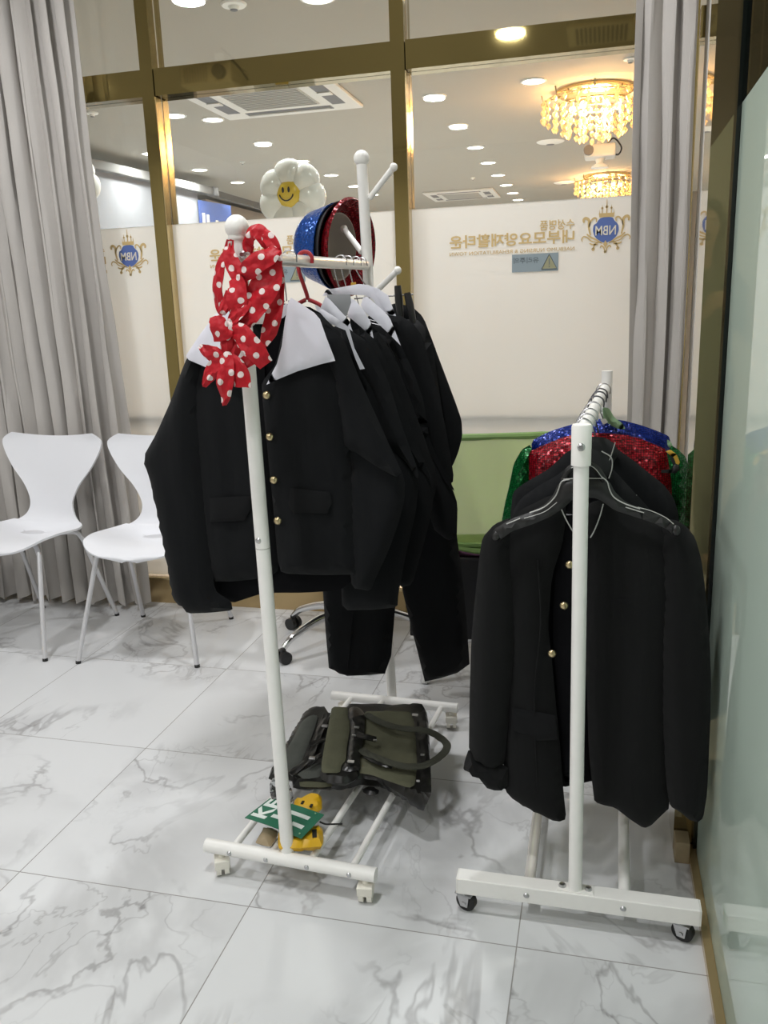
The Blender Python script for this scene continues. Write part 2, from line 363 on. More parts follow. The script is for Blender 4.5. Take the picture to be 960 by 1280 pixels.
def chaikin(P, it):
    for _ in range(it):
        Q = []
        for i in range(len(P)):
            a, b_ = P[i], P[(i+1) % len(P)]
            Q += [(a[0]*.85+b_[0]*.15, a[1]*.85+b_[1]*.15), (a[0]*.15+b_[0]*.85, a[1]*.15+b_[1]*.85)]
        P = Q
    return P
def cloth(bm, P, place, tf, tb, R, step=.016, it=1, wr=0, wf=(16, 4), seed=0, bulge=None):
    "a padded piece of cloth: outline P (metres, u v), thickness rising from the edge; place(u, v, depth) gives the point"
    P = chaikin(P, it)
    pts = []
    for i in range(len(P)):
        a, b_ = np.array(P[i]), np.array(P[(i+1) % len(P)]); L = np.hypot(*(b_-a)); n = max(1, int(L/step))
        for k in range(n): pts.append(a+(b_-a)*k/n)
    bd = np.array(pts); nb = len(bd)
    lo, hi = bd.min(0), bd.max(0)
    gx = np.arange(lo[0], hi[0], step); gz = np.arange(lo[1], hi[1], step*.87)
    G = np.array([(x+(step/2 if j % 2 else 0), z) for j, z in enumerate(gz) for x in gx]) if len(gx) and len(gz) else np.zeros((0, 2))
    A = bd; Bn = np.roll(bd, -1, 0); D = Bn-A; DD = (D**2).sum(1)+1e-12
    def dist(Q):
        t = np.clip(((Q[:, None]-A)*D).sum(2)/DD, 0, 1); C = A+t[..., None]*D
        return np.sqrt(((Q[:, None]-C)**2).sum(2)).min(1)
    def inside(Q):
        x, y = Q[:, 0][:, None], Q[:, 1][:, None]
        c = ((A[:, 1] > y) != (Bn[:, 1] > y)) & (x < (Bn[:, 0]-A[:, 0])*(y-A[:, 1])/((Bn[:, 1]-A[:, 1])+1e-12)+A[:, 0])
        return c.sum(1) % 2 == 1
    if len(G):
        ds = dist(G); k = inside(G) & (ds > step*.45); G = G[k]
    ring = []                       # an inner row near the edge gives it a round roll
    V = [Vector(p) for p in bd] + [Vector(p) for p in G]
    E_ = [(i, (i+1) % nb) for i in range(nb)]
    vo, eo, fo, _, _, _ = delaunay_2d_cdt(V, E_, [], 1, 1e-6)
    Q = np.array([(v.x, v.y) for v in vo]); ds = dist(Q)
    fr, bk = [], []
    for q, d_ in zip(Q, ds):
        u_, v_ = float(q[0]), float(q[1])
        e = d_ < step*.1
        s = 0 if e else math.sqrt(max(0, 1-(1-min(d_/R, 1))**2))
        w = wr*noise.noise(Vector((u_*wf[0]+seed*7.3, v_*wf[1]-seed*3.1, seed)))*s if wr else 0
        bb = bulge(u_, v_)*s if bulge else 0
        f_ = bm.verts.new(place(u_, v_, tf*s+w+bb)); fr.append(f_)
        bk.append(f_ if e else bm.verts.new(place(u_, v_, -tb*s+w*.6)))
    for f in fo:
        try: bm.faces.new([fr[i] for i in f])
        except ValueError: pass
        if not all(fr[i] is bk[i] for i in f):
            try: bm.faces.new([bk[i] for i in reversed(f)])
            except ValueError: pass
    return bm
def vpoly(px, y): return [(lambda p: (p.x, p.z))(at(a, b_, y=y)) for a, b_ in px]
def hpoly(px, z): return [(lambda p: (p.x, p.y))(at(a, b_, z=z)) for a, b_ in px]
def vcloth(px, y, tf=.03, tb=.02, R=.06, world=False, bm=None, **k):
    bm = bm or bmesh.new(); P = px if world else vpoly(px, y)
    return cloth(bm, P, lambda u, v, d: Vector((u, y-d, v)), tf, tb, R, **k)
def hcloth(px, z, tf=.03, tb=.01, R=.03, world=False, bm=None, tilt=None, **k):
    bm = bm or bmesh.new(); P = px if world else hpoly(px, z)
    return cloth(bm, P, lambda u, v, d: Vector((u, v, z+d+(tilt(u, v) if tilt else 0))), tf, tb, R, **k)
def ribbon(bm, path, width, n0=None, th=.0012, bow=.25, uvoff=0, seg=8, crump=.003):
    "a strip of cloth following a path, its face turned to the normal n0, slightly bowed; UVs in metres"
    pts = smooth_path(path, seg); n = len(pts); W = width if isinstance(width, (list, tuple)) else [width]*len(path)
    ws = []
    for i in range(n):
        t = i/(n-1)*(len(W)-1); a = int(min(t, len(W)-2)); ws.append(W[a]*(1-(t-a))+W[a+1]*(t-a))
    n0 = Vector(n0 or (0, -1, 0)); uvl = bm.loops.layers.uv.get('UVMap') or bm.loops.layers.uv.new('UVMap')
    K = 6; rows = []; L = 0
    for i, p in enumerate(pts):
        if i: L += (p-pts[i-1]).length
        d = (pts[min(i+1, n-1)]-pts[max(i-1, 0)]).normalized(); s = d.cross(n0)
        s = s.normalized() if s.length > .05 else Vector((1, 0, 0)); nn = s.cross(d).normalized()
        if nn.dot(n0) < 0: nn = -nn
        row = []
        for k in range(K+1):
            t = k/K*2-1
            q = p + s*t*ws[i]/2 + nn*(bow*ws[i]*.5*(1-t*t) + crump*noise.noise(p*45+Vector((t*1.4, uvoff, i*.05))))
            row.append((q, nn, (L+uvoff*.013, (t*ws[i]/2)+.5+uvoff*.007)))
        rows.append(row)
    top = [[bm.verts.new(q+nn*th/2) for q, nn, _ in r] for r in rows]; bot = [[bm.verts.new(q-nn*th/2) for q, nn, _ in r] for r in rows]
    def quad(vs, uvs):
        f = bm.faces.new(vs)
        for l, uv in zip(f.loops, uvs): l[uvl].uv = uv
    for i in range(n-1):
        for k in range(K):
            uv = [rows[i][k][2], rows[i+1][k][2], rows[i+1][k+1][2], rows[i][k+1][2]]
            quad((top[i][k], top[i+1][k], top[i+1][k+1], top[i][k+1]), uv)
            quad((bot[i][k], bot[i][k+1], bot[i+1][k+1], bot[i+1][k]), [uv[0], uv[3], uv[2], uv[1]])
    for i in range(n-1):
        for k in (0, K): quad((top[i][k], bot[i][k], bot[i+1][k], top[i+1][k]), [rows[i][k][2]]*2+[rows[i+1][k][2]]*2)
    for i in (0, n-1):
        for k in range(K): quad((top[i][k], top[i][k+1], bot[i][k+1], bot[i][k]), [rows[i][k][2], rows[i][k+1][2], rows[i][k+1][2], rows[i][k][2]])
    return bm
def dup(root, loc, label=None, rotz=None):
    r = root.copy(); COL.objects.link(r); r.location = loc
    if rotz is not None: r.rotation_euler = (0, 0, rotz)
    if label: r['label'] = label
    for ch in list(root.children):
        c = ch.copy(); COL.objects.link(c); c.parent = r
        for g in list(ch.children):
            d = g.copy(); COL.objects.link(d); d.parent = c
    return r
def text_bm(s, u0, u1, v0, v1, place, th=.0015, bold=0.0, shear=0):
    "lettering fitted into the rectangle u0..u1 (reading direction) x v0..v1, carried by place(u, v, d)"
    cu = bpy.data.curves.new('lettering', 'FONT'); cu.body = s; cu.size = 1; cu.extrude = .01; cu.offset = bold; cu.resolution_u = 3; cu.shear = shear
    ob = bpy.data.objects.new('lettering', cu); COL.objects.link(ob); bpy.context.view_layer.update()
    me = bpy.data.meshes.new_from_object(ob.evaluated_get(bpy.context.evaluated_depsgraph_get()))
    bpy.data.objects.remove(ob); bm = bmesh.new(); bm.from_mesh(me); bpy.data.meshes.remove(me)
    if not bm.verts: return bm
    xs = [v.co.x for v in bm.verts]; ys = [v.co.y for v in bm.verts]; x0, x1, y0, y1 = min(xs), max(xs), min(ys), max(ys)
    for v in bm.verts:
        u = u0+(v.co.x-x0)/(x1-x0)*(u1-u0); w = v0+(v.co.y-y0)/(y1-y0)*(v1-v0)
        v.co = place(u, w, v.co.z/.01*th/2+th/2)
    return bm
exec_parts = []
# ================================================================ the room
YG = 3.40                                   # plane of the glass in the back partition
YM = 3.35                                   # front of its gold frame
ZC = 2.9
XL, XR, YB, YF = -3.95, 4.0, -2.4, 15.4
struct('floor', B(-5.9, XR, YB, YF, -.05, 0), 'marble')
struct('ceiling', B(-5.9, XR, YB, YF, ZC, ZC+.08), 'ceiling')
struct('wall_back', B(-5.9, XR, YB-.1, YB, 0, ZC), 'wall')
struct('wall_left', B(XL-.1, XL, YB, YM, 0, ZC), 'wall')
struct('wall_right', B(XR, XR+.1, YB, YF, 0, ZC), 'wall')
struct('wall_far', B(-5.9, XR, YF, YF+.1, 0, ZC), 'wall')
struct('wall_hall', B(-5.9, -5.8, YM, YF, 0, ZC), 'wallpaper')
# --- back partition: gold frame
MX = [-3.86, -2.83, -1.795, -.76, .275]
for i, x in enumerate(MX):
    o = struct('trim_%d' % (i+1), B(x-.027, x+.027, YM, YM+.11, 0, ZC), 'gold')
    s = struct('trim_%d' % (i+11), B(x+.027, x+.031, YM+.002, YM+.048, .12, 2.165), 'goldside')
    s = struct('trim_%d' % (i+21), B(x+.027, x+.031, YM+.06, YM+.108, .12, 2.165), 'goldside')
ZT0, ZT1 = at(480, 89, y=YM).z, at(480, 52, y=YM).z
ZF = at(480, 264, y=YG).z
xs = [XL] + MX + [.42]
for i in range(6):
    a = xs[i]+(.031 if i else 0); b_ = xs[i+1]-.027
    if b_-a < .03: continue
    struct('trim_%d' % (31+i), B(a, b_, YM+.004, YM+.10, ZT0, ZT1), 'gold')
    struct('trim_%d' % (41+i), B(a, b_, YM-.004, YM+.11, 0, .115), 'goldbase')
    struct('trim_%d' % (51+i), B(a, b_, YM-.01, YM+.0, .115, .123), 'goldside')
    struct('window_%d' % (i+1), B(a, b_, YG-.004, YG+.004, ZF, ZT0), 'glass')
    struct('window_%d' % (i+11), B(a, b_, YG-.004, YG+.004, ZT1, ZC), 'glass')
    struct('window_%d' % (i+21), B(a, b_, YG-.002, YG+.002, .12, ZF), 'film')
# a rail behind the frosted part
zr = at(640, 522, y=YG+.02).z
for i in range(5):
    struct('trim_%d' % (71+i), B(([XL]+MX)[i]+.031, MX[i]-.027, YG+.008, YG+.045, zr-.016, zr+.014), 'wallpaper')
# --- side: gold post, glass with frosted film, floor channel
XS = .259
struct('trim_6', B(.203, .318, 1.90, 2.02, 0, ZC), 'goldpost')
struct('trim_7', B(.236, .2535, -.3, 1.898, 0, .020), 'goldbase')
struct('trim_8', B(XS-.013, XS+.003, 1.880, 1.899, .02, ZC), 'gasket')
struct('trim_9', B(.322, .36, 2.9, 3.35, .0, ZC), 'wall')
struct('window_31', B(XS-.005, XS+.005, -.3, 1.874, 1.664, ZC), 'sideglass')
struct('window_32', B(XS-.005, XS+.005, -.3, 1.874, .012, 1.664), 'sidefilm')
struct('window_33', B(.335, .345, 2.03, 2.9, .0, 1.664), 'film')
struct('window_34', B(.335, .345, 2.03, 2.9, 1.664, ZC), 'glass')
o = obj('light_switch', B(XS-.012, XS-.0052, 1.83, 1.845, .28, .32), M['whitecap'], None, False, .001)
tag(o, 'tiny cream plastic clip on the glass beside the cuff of the large suit jacket', 'clip'); o.name = 'glass_clip'
o = obj('threshold_block', B(.203, .236, 1.845, 1.897, 0, .055), M['tan'], None, False, .002)
tag(o, 'small tan wooden block at the foot of the gold post', 'block')

# --- printed crest and lettering on the film, read from the hall so mirrored here
def decal(dx, sticker, which):
    root = thing('printed_logo', 'gold lettering and blue crest reading %s' % which, 'logo', at(640, 300, y=YG)+Vector((dx, 0, -.1)), group='company logos printed on the frosted glass')
    Y0 = YG-.0035
    def pl(u, v, d): return Vector((-u+dx, Y0-d, v))
    def rect(xa, xb, ya, yb):
        p = at(xa, ya, y=Y0); q = at(xb, yb, y=Y0); return -q.x, -p.x, min(p.z, q.z), max(p.z, q.z)
    def shear_place(xa, ya0, ya1, xb, yb0, yb1):
        "quad given by photo corners left (top, bottom) and right (top, bottom)"
        a0, a1, b0, b1 = at(xa, ya0, y=Y0), at(xa, ya1, y=Y0), at(xb, yb0, y=Y0), at(xb, yb1, y=Y0)
        x0, x1 = (a0.x+a1.x)/2, (b0.x+b1.x)/2; zt = (a0.z+b0.z)/2; zb = (a1.z+b1.z)/2
        return -x1, -x0, zb, zt
    u = shear_place(562, 295, 311, 718, 286.5, 303.8)
    obj('lettering', text_bm('내부모요양재활타운', *u, pl, bold=.022), 'goldprint', root, False)
    u = shear_place(674.7, 275.5, 288, 718, 273.5, 286)
    obj('lettering', text_bm('수성명품', *u, pl, bold=.012), 'goldprint', root, False)
    u = shear_place(562, 316, 320.5, 718, 308, 312.5)
    obj('lettering', text_bm('NAEBUMO NURSING & REHABILITATION TOWN', *u, pl), 'goldprint', root, False)
    c0 = at(757.3, 288, y=Y0); k = (at(782, 288, y=Y0)-at(732, 288, y=Y0)).x/50*.08333
    def cp(p): return Vector((c0.x+(p[0]-447)*k+dx, Y0, c0.z-(p[1]-700)*k))
    def flat(polys, name, mat, th=.0012):
        bm = bmesh.new()
        for P in polys:
            fr = [bm.verts.new(cp(p)+Vector((0, -th, 0))) for p in P]; bk = [bm.verts.new(cp(p)) for p in P]
            bm.faces.new(fr); bm.faces.new(bk[::-1])
            for i in range(len(P)): bm.faces.new((fr[i], fr[(i+1) % len(P)], bk[(i+1) % len(P)], bk[i]))
        bmesh.ops.triangulate(bm, faces=[f for f in bm.faces if len(f.verts) > 4])
        return obj(name, bm, mat, root, False)
    sh = flat([chaikin([(330, 545), (360, 515), (450, 498), (545, 515), (570, 560), (612, 600), (635, 640), (640, 710), (610, 790), (545, 850), (450, 888), (385, 868), (315, 820), (270, 765), (250, 690), (262, 610), (305, 588)], 1)], 'shield', M['blueprint'], .001)
    ub = (-(c0.x+(598-447)*k), -(c0.x+(290-447)*k), c0.z-(768-700)*k, c0.z-(630-700)*k)
    obj('monogram', text_bm('NBM', *ub, lambda a, b_, d: Vector((-a+dx, Y0-.0012-d, b_)), th=.001, bold=.01), 'whiteprint', root, False)
    def rib(path, w):
        P = [Vector((p[0], p[1], 0)) for p in path]; P = smooth_path(P, 5); n = len(P); Lf, Rt = [], []
        for i, p in enumerate(P):
            d = (P[min(i+1, n-1)]-P[max(i-1, 0)]).normalized(); s = Vector((-d.y, d.x, 0)); t = i/(n-1); ww = w*(.35+.65*math.sin(PI*(.12+.8*t)))/2
            Lf.append((p.x+s.x*ww, p.y+s.y*ww)); Rt.append((p.x-s.x*ww, p.y-s.y*ww))
        return [[Lf[i], Lf[i+1], Rt[i+1], Rt[i]] for i in range(n-1)]
    def rnd(x, y, r): return [(x+r*math.cos(a*PI/5), y+r*math.sin(a*PI/5)) for a in range(10)]
    cr = [[(335, 445), (570, 445), (562, 505), (345, 505)]]
    for x, t, w in ((347, 385, 12), (385, 318, 16), (453, 232, 20), (521, 318, 16), (562, 385, 12)): cr.append([(x-w/2, 445), (x-w/4, t+30), (x, t), (x+w/4, t+30), (x+w/2, 445)])
    for x, y, r in ((385, 372, 17), (453, 355, 22), (521, 372, 17)): cr.append(rnd(x, y, r))
    flat(cr, 'crown', M['goldprint'])
    sc = []
    for sx in (1, -1):
        f = lambda p: (p[0], p[1]) if sx == 1 else (895-p[0], p[1])
        for path, w in (([(115, 570), (108, 530), (140, 505), (190, 540), (190, 640), (215, 760)], 42), ([(300, 570), (300, 520), (260, 510), (215, 560), (190, 640)], 24),
                        ([(95, 850), (85, 810), (120, 775), (180, 800), (240, 850), (380, 880)], 20), ([(160, 740), (220, 790), (300, 830), (400, 890)], 28),
                        ([(205, 880), (250, 900), (330, 905)], 24), ([(340, 870), (290, 900), (262, 960)], 30)):
            sc += rib([f(p) for p in path], w)
        sc.append(rnd(*f((262, 970)), 26)); sc += rib([f(p) for p in [(365, 955), (385, 925), (425, 960), (440, 1030)]], 22)
    sc += [[(445, 845), (478, 900), (445, 965), (412, 900)], rnd(445, 1015, 22)]
    flat(sc, 'scrollwork', M['goldprint'])
    if sticker:
        x0, x1, z0, z1 = at(698, 326, y=Y0).x, at(640, 326, y=Y0).x, at(669, 339.5, y=Y0).z, at(669, 317, y=Y0).z
        wl = 'lower right pane' if dx == 0 else 'pane behind the scarf'
        st = obj('warning_sticker', B(x1+dx, x0+dx, Y0-.002, Y0-.0008, z0, z1), M['sticker'], None, False)
        tag(st, 'grey-blue warning sticker with triangle on the frosted %s' % wl, 'sticker')
        pl2 = lambda a, b_, d: Vector((-a+dx, Y0-.002-d, b_))
        w = x0-x1; h = z1-z0
        obj('lettering', text_bm('유리주의', -(x1+w*.58), -(x1+w*.04), z0+h*.48, z0+h*.82, pl2, th=.0008, bold=.01), 'stickertext', st, False)
        bm = bmesh.new()
        tri = [(x1+w*.64, z0+h*.12), (x1+w*.97, z0+h*.12), (x1+w*.805, z0+h*.93)]
        fr = [bm.verts.new((a+dx, Y0-.0030, b_)) for a, b_ in tri]; bk = [bm.verts.new((a+dx, Y0-.002, b_)) for a, b_ in tri]
        bm.faces.new(fr); bm.faces.new(bk[::-1])
        for i in range(3): bm.faces.new((fr[i], fr[(i+1) % 3], bk[(i+1) % 3], bk[i]))
        tr = obj('triangle', bm, M['stickeryellow'], st, False)
        cx = x1+w*.805+dx
        bm = B(cx-.0015, cx+.0015, Y0-.0038, Y0-.003, z0+h*.36, z0+h*.70); box(bm, cx-.0015, cx+.0015, Y0-.0038, Y0-.003, z0+h*.20, z0+h*.28)
        for i in range(3):
            a, b_ = Vector((tri[i][0]+dx, Y0-.0034, tri[i][1])), Vector((tri[(i+1) % 3][0]+dx, Y0-.0034, tri[(i+1) % 3][1])); tube(bm, [a, b_], .0012, 4)
        obj('exclamation_mark', bm, M['stickertext'], tr, False)
decal(0, True, 'in the pane left of the right curtain'); decal(-1.022, True, 'in the middle pane behind the rack'); decal(-1.991, False, 'in the left pane beside the left curtain')

# ================================================================ ceiling lights
LX = {'row left of the chandeliers': (-1.30, [7.0, 8.15, 9.28, 10.3, 11.3, 12.25, 13.15, 14.0]),
      'middle row': (-3.20, [7.05, 8.16, 9.26, 10.33, 11.35, 12.3]),
      'far left row': (-4.42, [8.19, 9.28, 10.33, 13.2])}
ext = [(-3.42, 6.80, 'beside the ceiling unit'), (-.525, 6.83, 'next to the near chandelier'), (-2.106, 4.45, 'above the left pane top'), (-1.48, 4.68, 'above the middle pane top'),
       (-.30, 4.8, 'hidden high above the right pane'), (2.4, 6.5, 'right of the near chandelier'), (2.4, 10.5, 'right of the far chandelier')]
NTH = ['first', 'second', 'third', 'fourth', 'fifth', 'sixth', 'seventh', 'eighth']
lights = []
for nm, (x, ys) in LX.items():
    for i, y in enumerate(ys): lights.append((x, y, '%s round light from the glass, %s of the hall ceiling' % (NTH[i], nm)))
for x, y, t in ext: lights.append((x, y, 'round hall ceiling light ' + t))
for x, y, t in [(-3.48, 1.02, 'mirrored at the left end of the gold crossbar'), (-.567, 1.12, 'mirrored in the gold crossbar beside the right curtain'), (-1.30, -.20, 'just behind the camera'), (-1.30, -1.35, 'two steps behind the camera'), (-2.106, 2.35, 'above the white chairs'), (-.55, 2.75, 'above the far end of the racks'), (-3.2, -1.36, 'in the rear left corner')]:
    lights.append((x, y, 'round room ceiling light ' + t))
la = bpy.data.lights.new('lamp', 'AREA'); la.shape = 'DISK'; la.size = .16; la.energy = 15.5; la.color = (.985, .99, 1); la.spread = math.radians(165)
lb = bpy.data.lights.new('lamp_hall', 'AREA'); lb.shape = 'DISK'; lb.size = .16; lb.energy = 19; lb.color = (1, .985, .96); lb.spread = math.radians(165)
l0 = None
for x, y, t in lights:
    if l0 is None:
        l0 = thing('ceiling_light', t, 'ceiling light', (x, y, ZC), group='recessed round ceiling lights')
        obj('ring', lathe(bmesh.new(), [(.078, 0), (.095, 0), (.095, -.006), (.080, -.008), (.078, -.001)], (x, y, ZC), seg=28), 'trimring', l0)
        obj('diffuser', lathe(bmesh.new(), [(0, -.004), (.078, -.004), (.078, -.001), (0, -.001)], (x, y, ZC), seg=28), 'lamp', l0); r = l0
    else: r = dup(l0, (x, y, ZC), t)
    lo = bpy.data.objects.new('lamp', la if y < 3.35 else lb); COL.objects.link(lo); lo.location = (x, y, ZC-.02)
# ================================================================ hall furniture seen through the glass
def cassette(c, s, label):
    root = thing('ceiling_air_conditioner', label, 'air conditioner', (c[0], c[1], ZC))
    x, y = c[:2]; z = ZC-.028
    obj('panel', B(x-s, x+s, y-s, y+s, z, ZC), 'ac', root, False, .01)
    g = B(x-s*.52, x+s*.52, y-s*.52, y+s*.52, z-.006, z)
    for i in range(14): box(g, x-s*.5, x+s*.5, y-s*.5+i*s/13.6, y-s*.5+i*s/13.6+.012, z-.011, z-.006)
    obj('grille', g, 'acgrille', root, False)
    for dx, dy in ((0, 1), (0, -1), (1, 0), (-1, 0)):
        w = (s*.62, s*.09) if dx == 0 else (s*.09, s*.62)
        cx, cy = x+dx*s*.76, y+dy*s*.76
        q = obj('air_slot', B(cx-w[0], cx+w[0], cy-w[1], cy+w[1], z-.003, z+.002), 'acdark', root, False)
        obj('vane', B(cx-w[0]*.95, cx+w[0]*.95, cy-w[1]*(.1 if dx == 0 else .12), cy+w[1]*(.1 if dx == 0 else .12), z-.012, z-.003), 'ac', q, False)
    return root
cassette((-2.46, 6.45), .58, 'large white cassette air conditioner on the hall ceiling above the daisy balloon')
cassette((-2.0, 12.9), .50, 'small distant white cassette air conditioner low on the hall ceiling right of the rack pole')
v = at(752, 38, z=ZC)
vt = thing('ceiling_vent', 'square slotted ceiling vent of the near room, mirrored in the gold crossbar', 'vent', (v.x, 6.7-v.y, ZC))
vp = obj('panel', B(v.x-.20, v.x+.20, 6.7-v.y-.2, 6.7-v.y+.2, ZC-.02, ZC), 'ac', vt, False, .004)
g = bmesh.new()
for i in range(12): box(g, v.x-.15+i*.026, v.x-.15+i*.026+.014, 6.7-v.y-.16, 6.7-v.y+.16, ZC-.024, ZC-.02)
obj('slots', g, 'acdark', vp, False)
# ceiling discs (speakers, sprinklers)
for p, s, nm, lb_, ct in [((688, 177), .14, 'ceiling_speaker', 'flat round ceiling speaker below the near chandelier', 'speaker'), ((705, 228), .14, 'ceiling_speaker', 'flat round ceiling speaker beside the far chandelier', 'speaker'),
                  ((115, 141), .05, 'sprinkler', 'small round sprinkler on the ceiling beside the left curtain', 'sprinkler'), ((788, 73), .05, 'sprinkler', 'small round sprinkler above the near chandelier', 'sprinkler'), ((292, 5), .07, 'smoke_detector', 'small smoke detector at the very top between two lights', 'detector'),
                  ((303, 202), .03, 'sprinkler', 'tiny sprinkler on the ceiling left of the daisy balloon', 'sprinkler'), ((591, 222), .03, 'sprinkler', 'tiny sprinkler on the ceiling beside the row left of the chandeliers', 'sprinkler')]:
    q = at(*p, z=ZC); o = obj(nm, lathe(bmesh.new(), [(0, -.03), (s*.3, -.028), (s*.45, -.012), (s*.9, -.010), (s, -.002), (s, 0), (0, 0)], (q.x, q.y, ZC), seg=24), M['trimring'])
    tag(o, lb_, ct); oo = obj('grille', lathe(bmesh.new(), [(0, -.034), (s*.28, -.031), (s*.3, -.028), (0, -.028)], (q.x, q.y, ZC), seg=20), 'acdark', o)
# chandeliers
M['crystal'] = None
mt, nt, b = newmat('crystal'); nt.nodes.remove(b)
tl = N(nt, 'ShaderNodeBsdfTranslucent'); tl.inputs[0].default_value = (1, .80, .52, 1)
gl = N(nt, 'ShaderNodeBsdfGlossy'); gl.inputs['Roughness'].default_value = .12; gl.inputs[0].default_value = (1, .86, .62, 1)
tr = N(nt, 'ShaderNodeBsdfTransparent'); m1 = N(nt, 'ShaderNodeMixShader'); m1.inputs[0].default_value = .45; m2 = N(nt, 'ShaderNodeMixShader'); m2.inputs[0].default_value = .22
nt.links.new(tl.outputs[0], m1.inputs[1]); nt.links.new(gl.outputs[0], m1.inputs[2]); nt.links.new(m1.outputs[0], m2.inputs[1]); nt.links.new(tr.outputs[0], m2.inputs[2])
nt.links.new(m2.outputs[0], nt.nodes['Material Output'].inputs[0]); M['crystal'] = mt
M['bulb'] = emit('warm_bulb', (1, .66, .30), 40)
def chandelier(c, label):
    root = thing('chandelier', label, 'chandelier', (c[0], c[1], ZC))
    x, y = c; C = (x, y, ZC)
    obj('canopy', lathe(bmesh.new(), [(0, 0), (.30, 0), (.30, -.02), (.28, -.03), (0, -.03)], C, seg=36), 'goldside', root)
    bm = bmesh.new()
    for r, z in ((.38, -.07), (.27, -.10), (.15, -.13)):
        tube(bm, [Vector((x+r*math.cos(a*PI/18), y+r*math.sin(a*PI/18), ZC+z)) for a in range(37)], .006, 6)
    for a in range(8):
        t = a*PI/4; d = Vector((math.cos(t), math.sin(t), 0)); tube(bm, [Vector(C)+d*.2+Vector((0, 0, -.02)), Vector(C)+d*.40+Vector((0, 0, -.055)), Vector(C)+d*.41+Vector((0, 0, -.01))], .006, 6)
    obj('frame', bm, 'goldside', root)
    rnd_ = random.Random(3)
    n = 0
    for r, cnt, z0, rows in ((.40, 26, -.05, 3), (.31, 20, -.11, 3), (.21, 14, -.16, 3), (.11, 8, -.20, 3)):
        for a in range(cnt):
            t = 2*PI*(a+rnd_.random()*.3)/cnt; bm = bmesh.new(); zz = z0-rnd_.random()*.02
            for k in range(rows):
                s = .017+.004*(k == rows-1)
                lathe(bm, [(0, zz), (s, zz-.018), (s*.8, zz-.034), (0, zz-.056)], (x+r*math.cos(t), y+r*math.sin(t), ZC), seg=5); zz -= .058
            obj('crystal', bm, M['crystal'], root, False); n += 1
    for a in range(6):
        t = a*PI/3; obj('bulb', ball(bmesh.new(), (x+.17*math.cos(t), y+.17*math.sin(t), ZC-.13), .026, 10, 8), M['bulb'], root)
    return root
ch = chandelier((-.085, 7.28), 'large glowing crystal chandelier at the top right beside the curtain')
ch2 = dup(ch, (.03, 12.0, ZC), 'smaller looking farther crystal chandelier just above the frosted glass')
for y, e in ((7.3, 120), (12.0, 90)):
    L = bpy.data.lights.new('chandelier_glow', 'POINT'); L.energy = e; L.color = (1, .56, .24); L.shadow_soft_size = .12
    lo = bpy.data.objects.new('chandelier_glow', L); COL.objects.link(lo); lo.location = (-.06, y, ZC-.17)
# projector on a short stalk
q = at(750, 190, y=8.6)
pj = thing('projector', 'white projector with a dark lens and looping cable between the two chandeliers', 'projector', (q.x, q.y, q.z))
obj('body', B(q.x-.14, q.x+.14, q.y-.13, q.y+.13, q.z-.055, q.z+.055), 'ac', pj, False, .02)
obj('lens', tube(bmesh.new(), [q+Vector((-.10, -.13, 0)), q+Vector((-.10, -.17, 0))], .045, 18), 'acdark', pj)
obj('stalk', lathe(bmesh.new(), [(0, .055), (.05, .055), (.03, .09), (.02, .12), (.02, ZC-q.z), (0, ZC-q.z)], q, seg=16), 'whitecap', pj)
obj('mount', lathe(bmesh.new(), [(0, -.14), (.08, -.14), (.07, -.12), (.03, -.10), (.05, -.055), (0, -.055)], q, seg=18), 'whitecap', pj)
obj('cable', tube(bmesh.new(), smooth_path([q+Vector(v) for v in ((.05, 0, .055), (.12, 0, .11), (.19, 0, .03), (.17, 0, -.03), (.13, 0, -.03))]), .008, 6), 'blackmatte', pj)
# projector of our own room, seen mirrored in the gold crossbar
q = at(268, 99, y=5.3); q.y = 6.7-q.y
pj = thing('projector', 'grilled white projector hanging in the near room, mirrored in the gold crossbar', 'projector', q)
bd = obj('body', B(q.x-.17, q.x+.17, q.y-.14, q.y+.14, q.z-.06, q.z+.06), 'ac', pj, False, .015)
g = bmesh.new()
for i in range(9): box(g, q.x-.14+i*.018, q.x-.14+i*.018+.009, q.y+.140, q.y+.144, q.z-.045, q.z+.045)
obj('grille', g, 'acgrille', bd, False)
obj('lens', tube(bmesh.new(), [q+Vector((.10, .14, 0)), q+Vector((.10, .18, 0))], .04, 16), 'acdark', pj)
obj('stalk', tube(bmesh.new(), [q+Vector((0, 0, .06)), Vector((q.x, q.y, ZC))], .03, 12), 'whitecap', pj)
obj('cable', tube(bmesh.new(), smooth_path([q+Vector(v) for v in ((.03, .1, .2), (.12, .12, .12), (.22, .14, .02), (.26, .1, -.05))]), .007, 6), 'blackmatte', pj)
# projection screen on the hall's left side, its housing and the blue banner
a, b_ = at(118, 203, z=2.78), at(258, 236, z=2.78)
def wallbox(p, q, z0, z1, th, bm=None):
    bm = bm or bmesh.new(); d = (q-p); d.z = 0; L = d.length; d.normalize(); nrm = Vector((d.y, -d.x, 0))
    mt = Matrix((( d.x, nrm.x, 0, p.x), (d.y, nrm.y, 0, p.y), (0, 0, 1, 0), (0, 0, 0, 1)))
    return box(bm, 0, L, 0, th, z0, z1, mt)
sc = thing('projection_screen', 'wide white roll-down projection screen high behind the left gold post', 'projection screen', Vector((b_.x, b_.y, 1.0)))
za, zb = at(118, 203, x=a.x).z, 2.78
p0 = a+(a-b_)*.6
obj('housing', wallbox(p0, b_, 2.70, 2.79, .10), M['housing'], sc, False, .01)
e_ = (b_-a).normalized()
obj('end_cap', wallbox(b_-e_*.02, b_+e_*.10, 2.695, 2.795, .11), 'acdark', sc, False, .01)
scr = obj('screen_cloth', wallbox(p0, b_-e_*.25, .9, 2.70, .02), 'screen', sc, False)
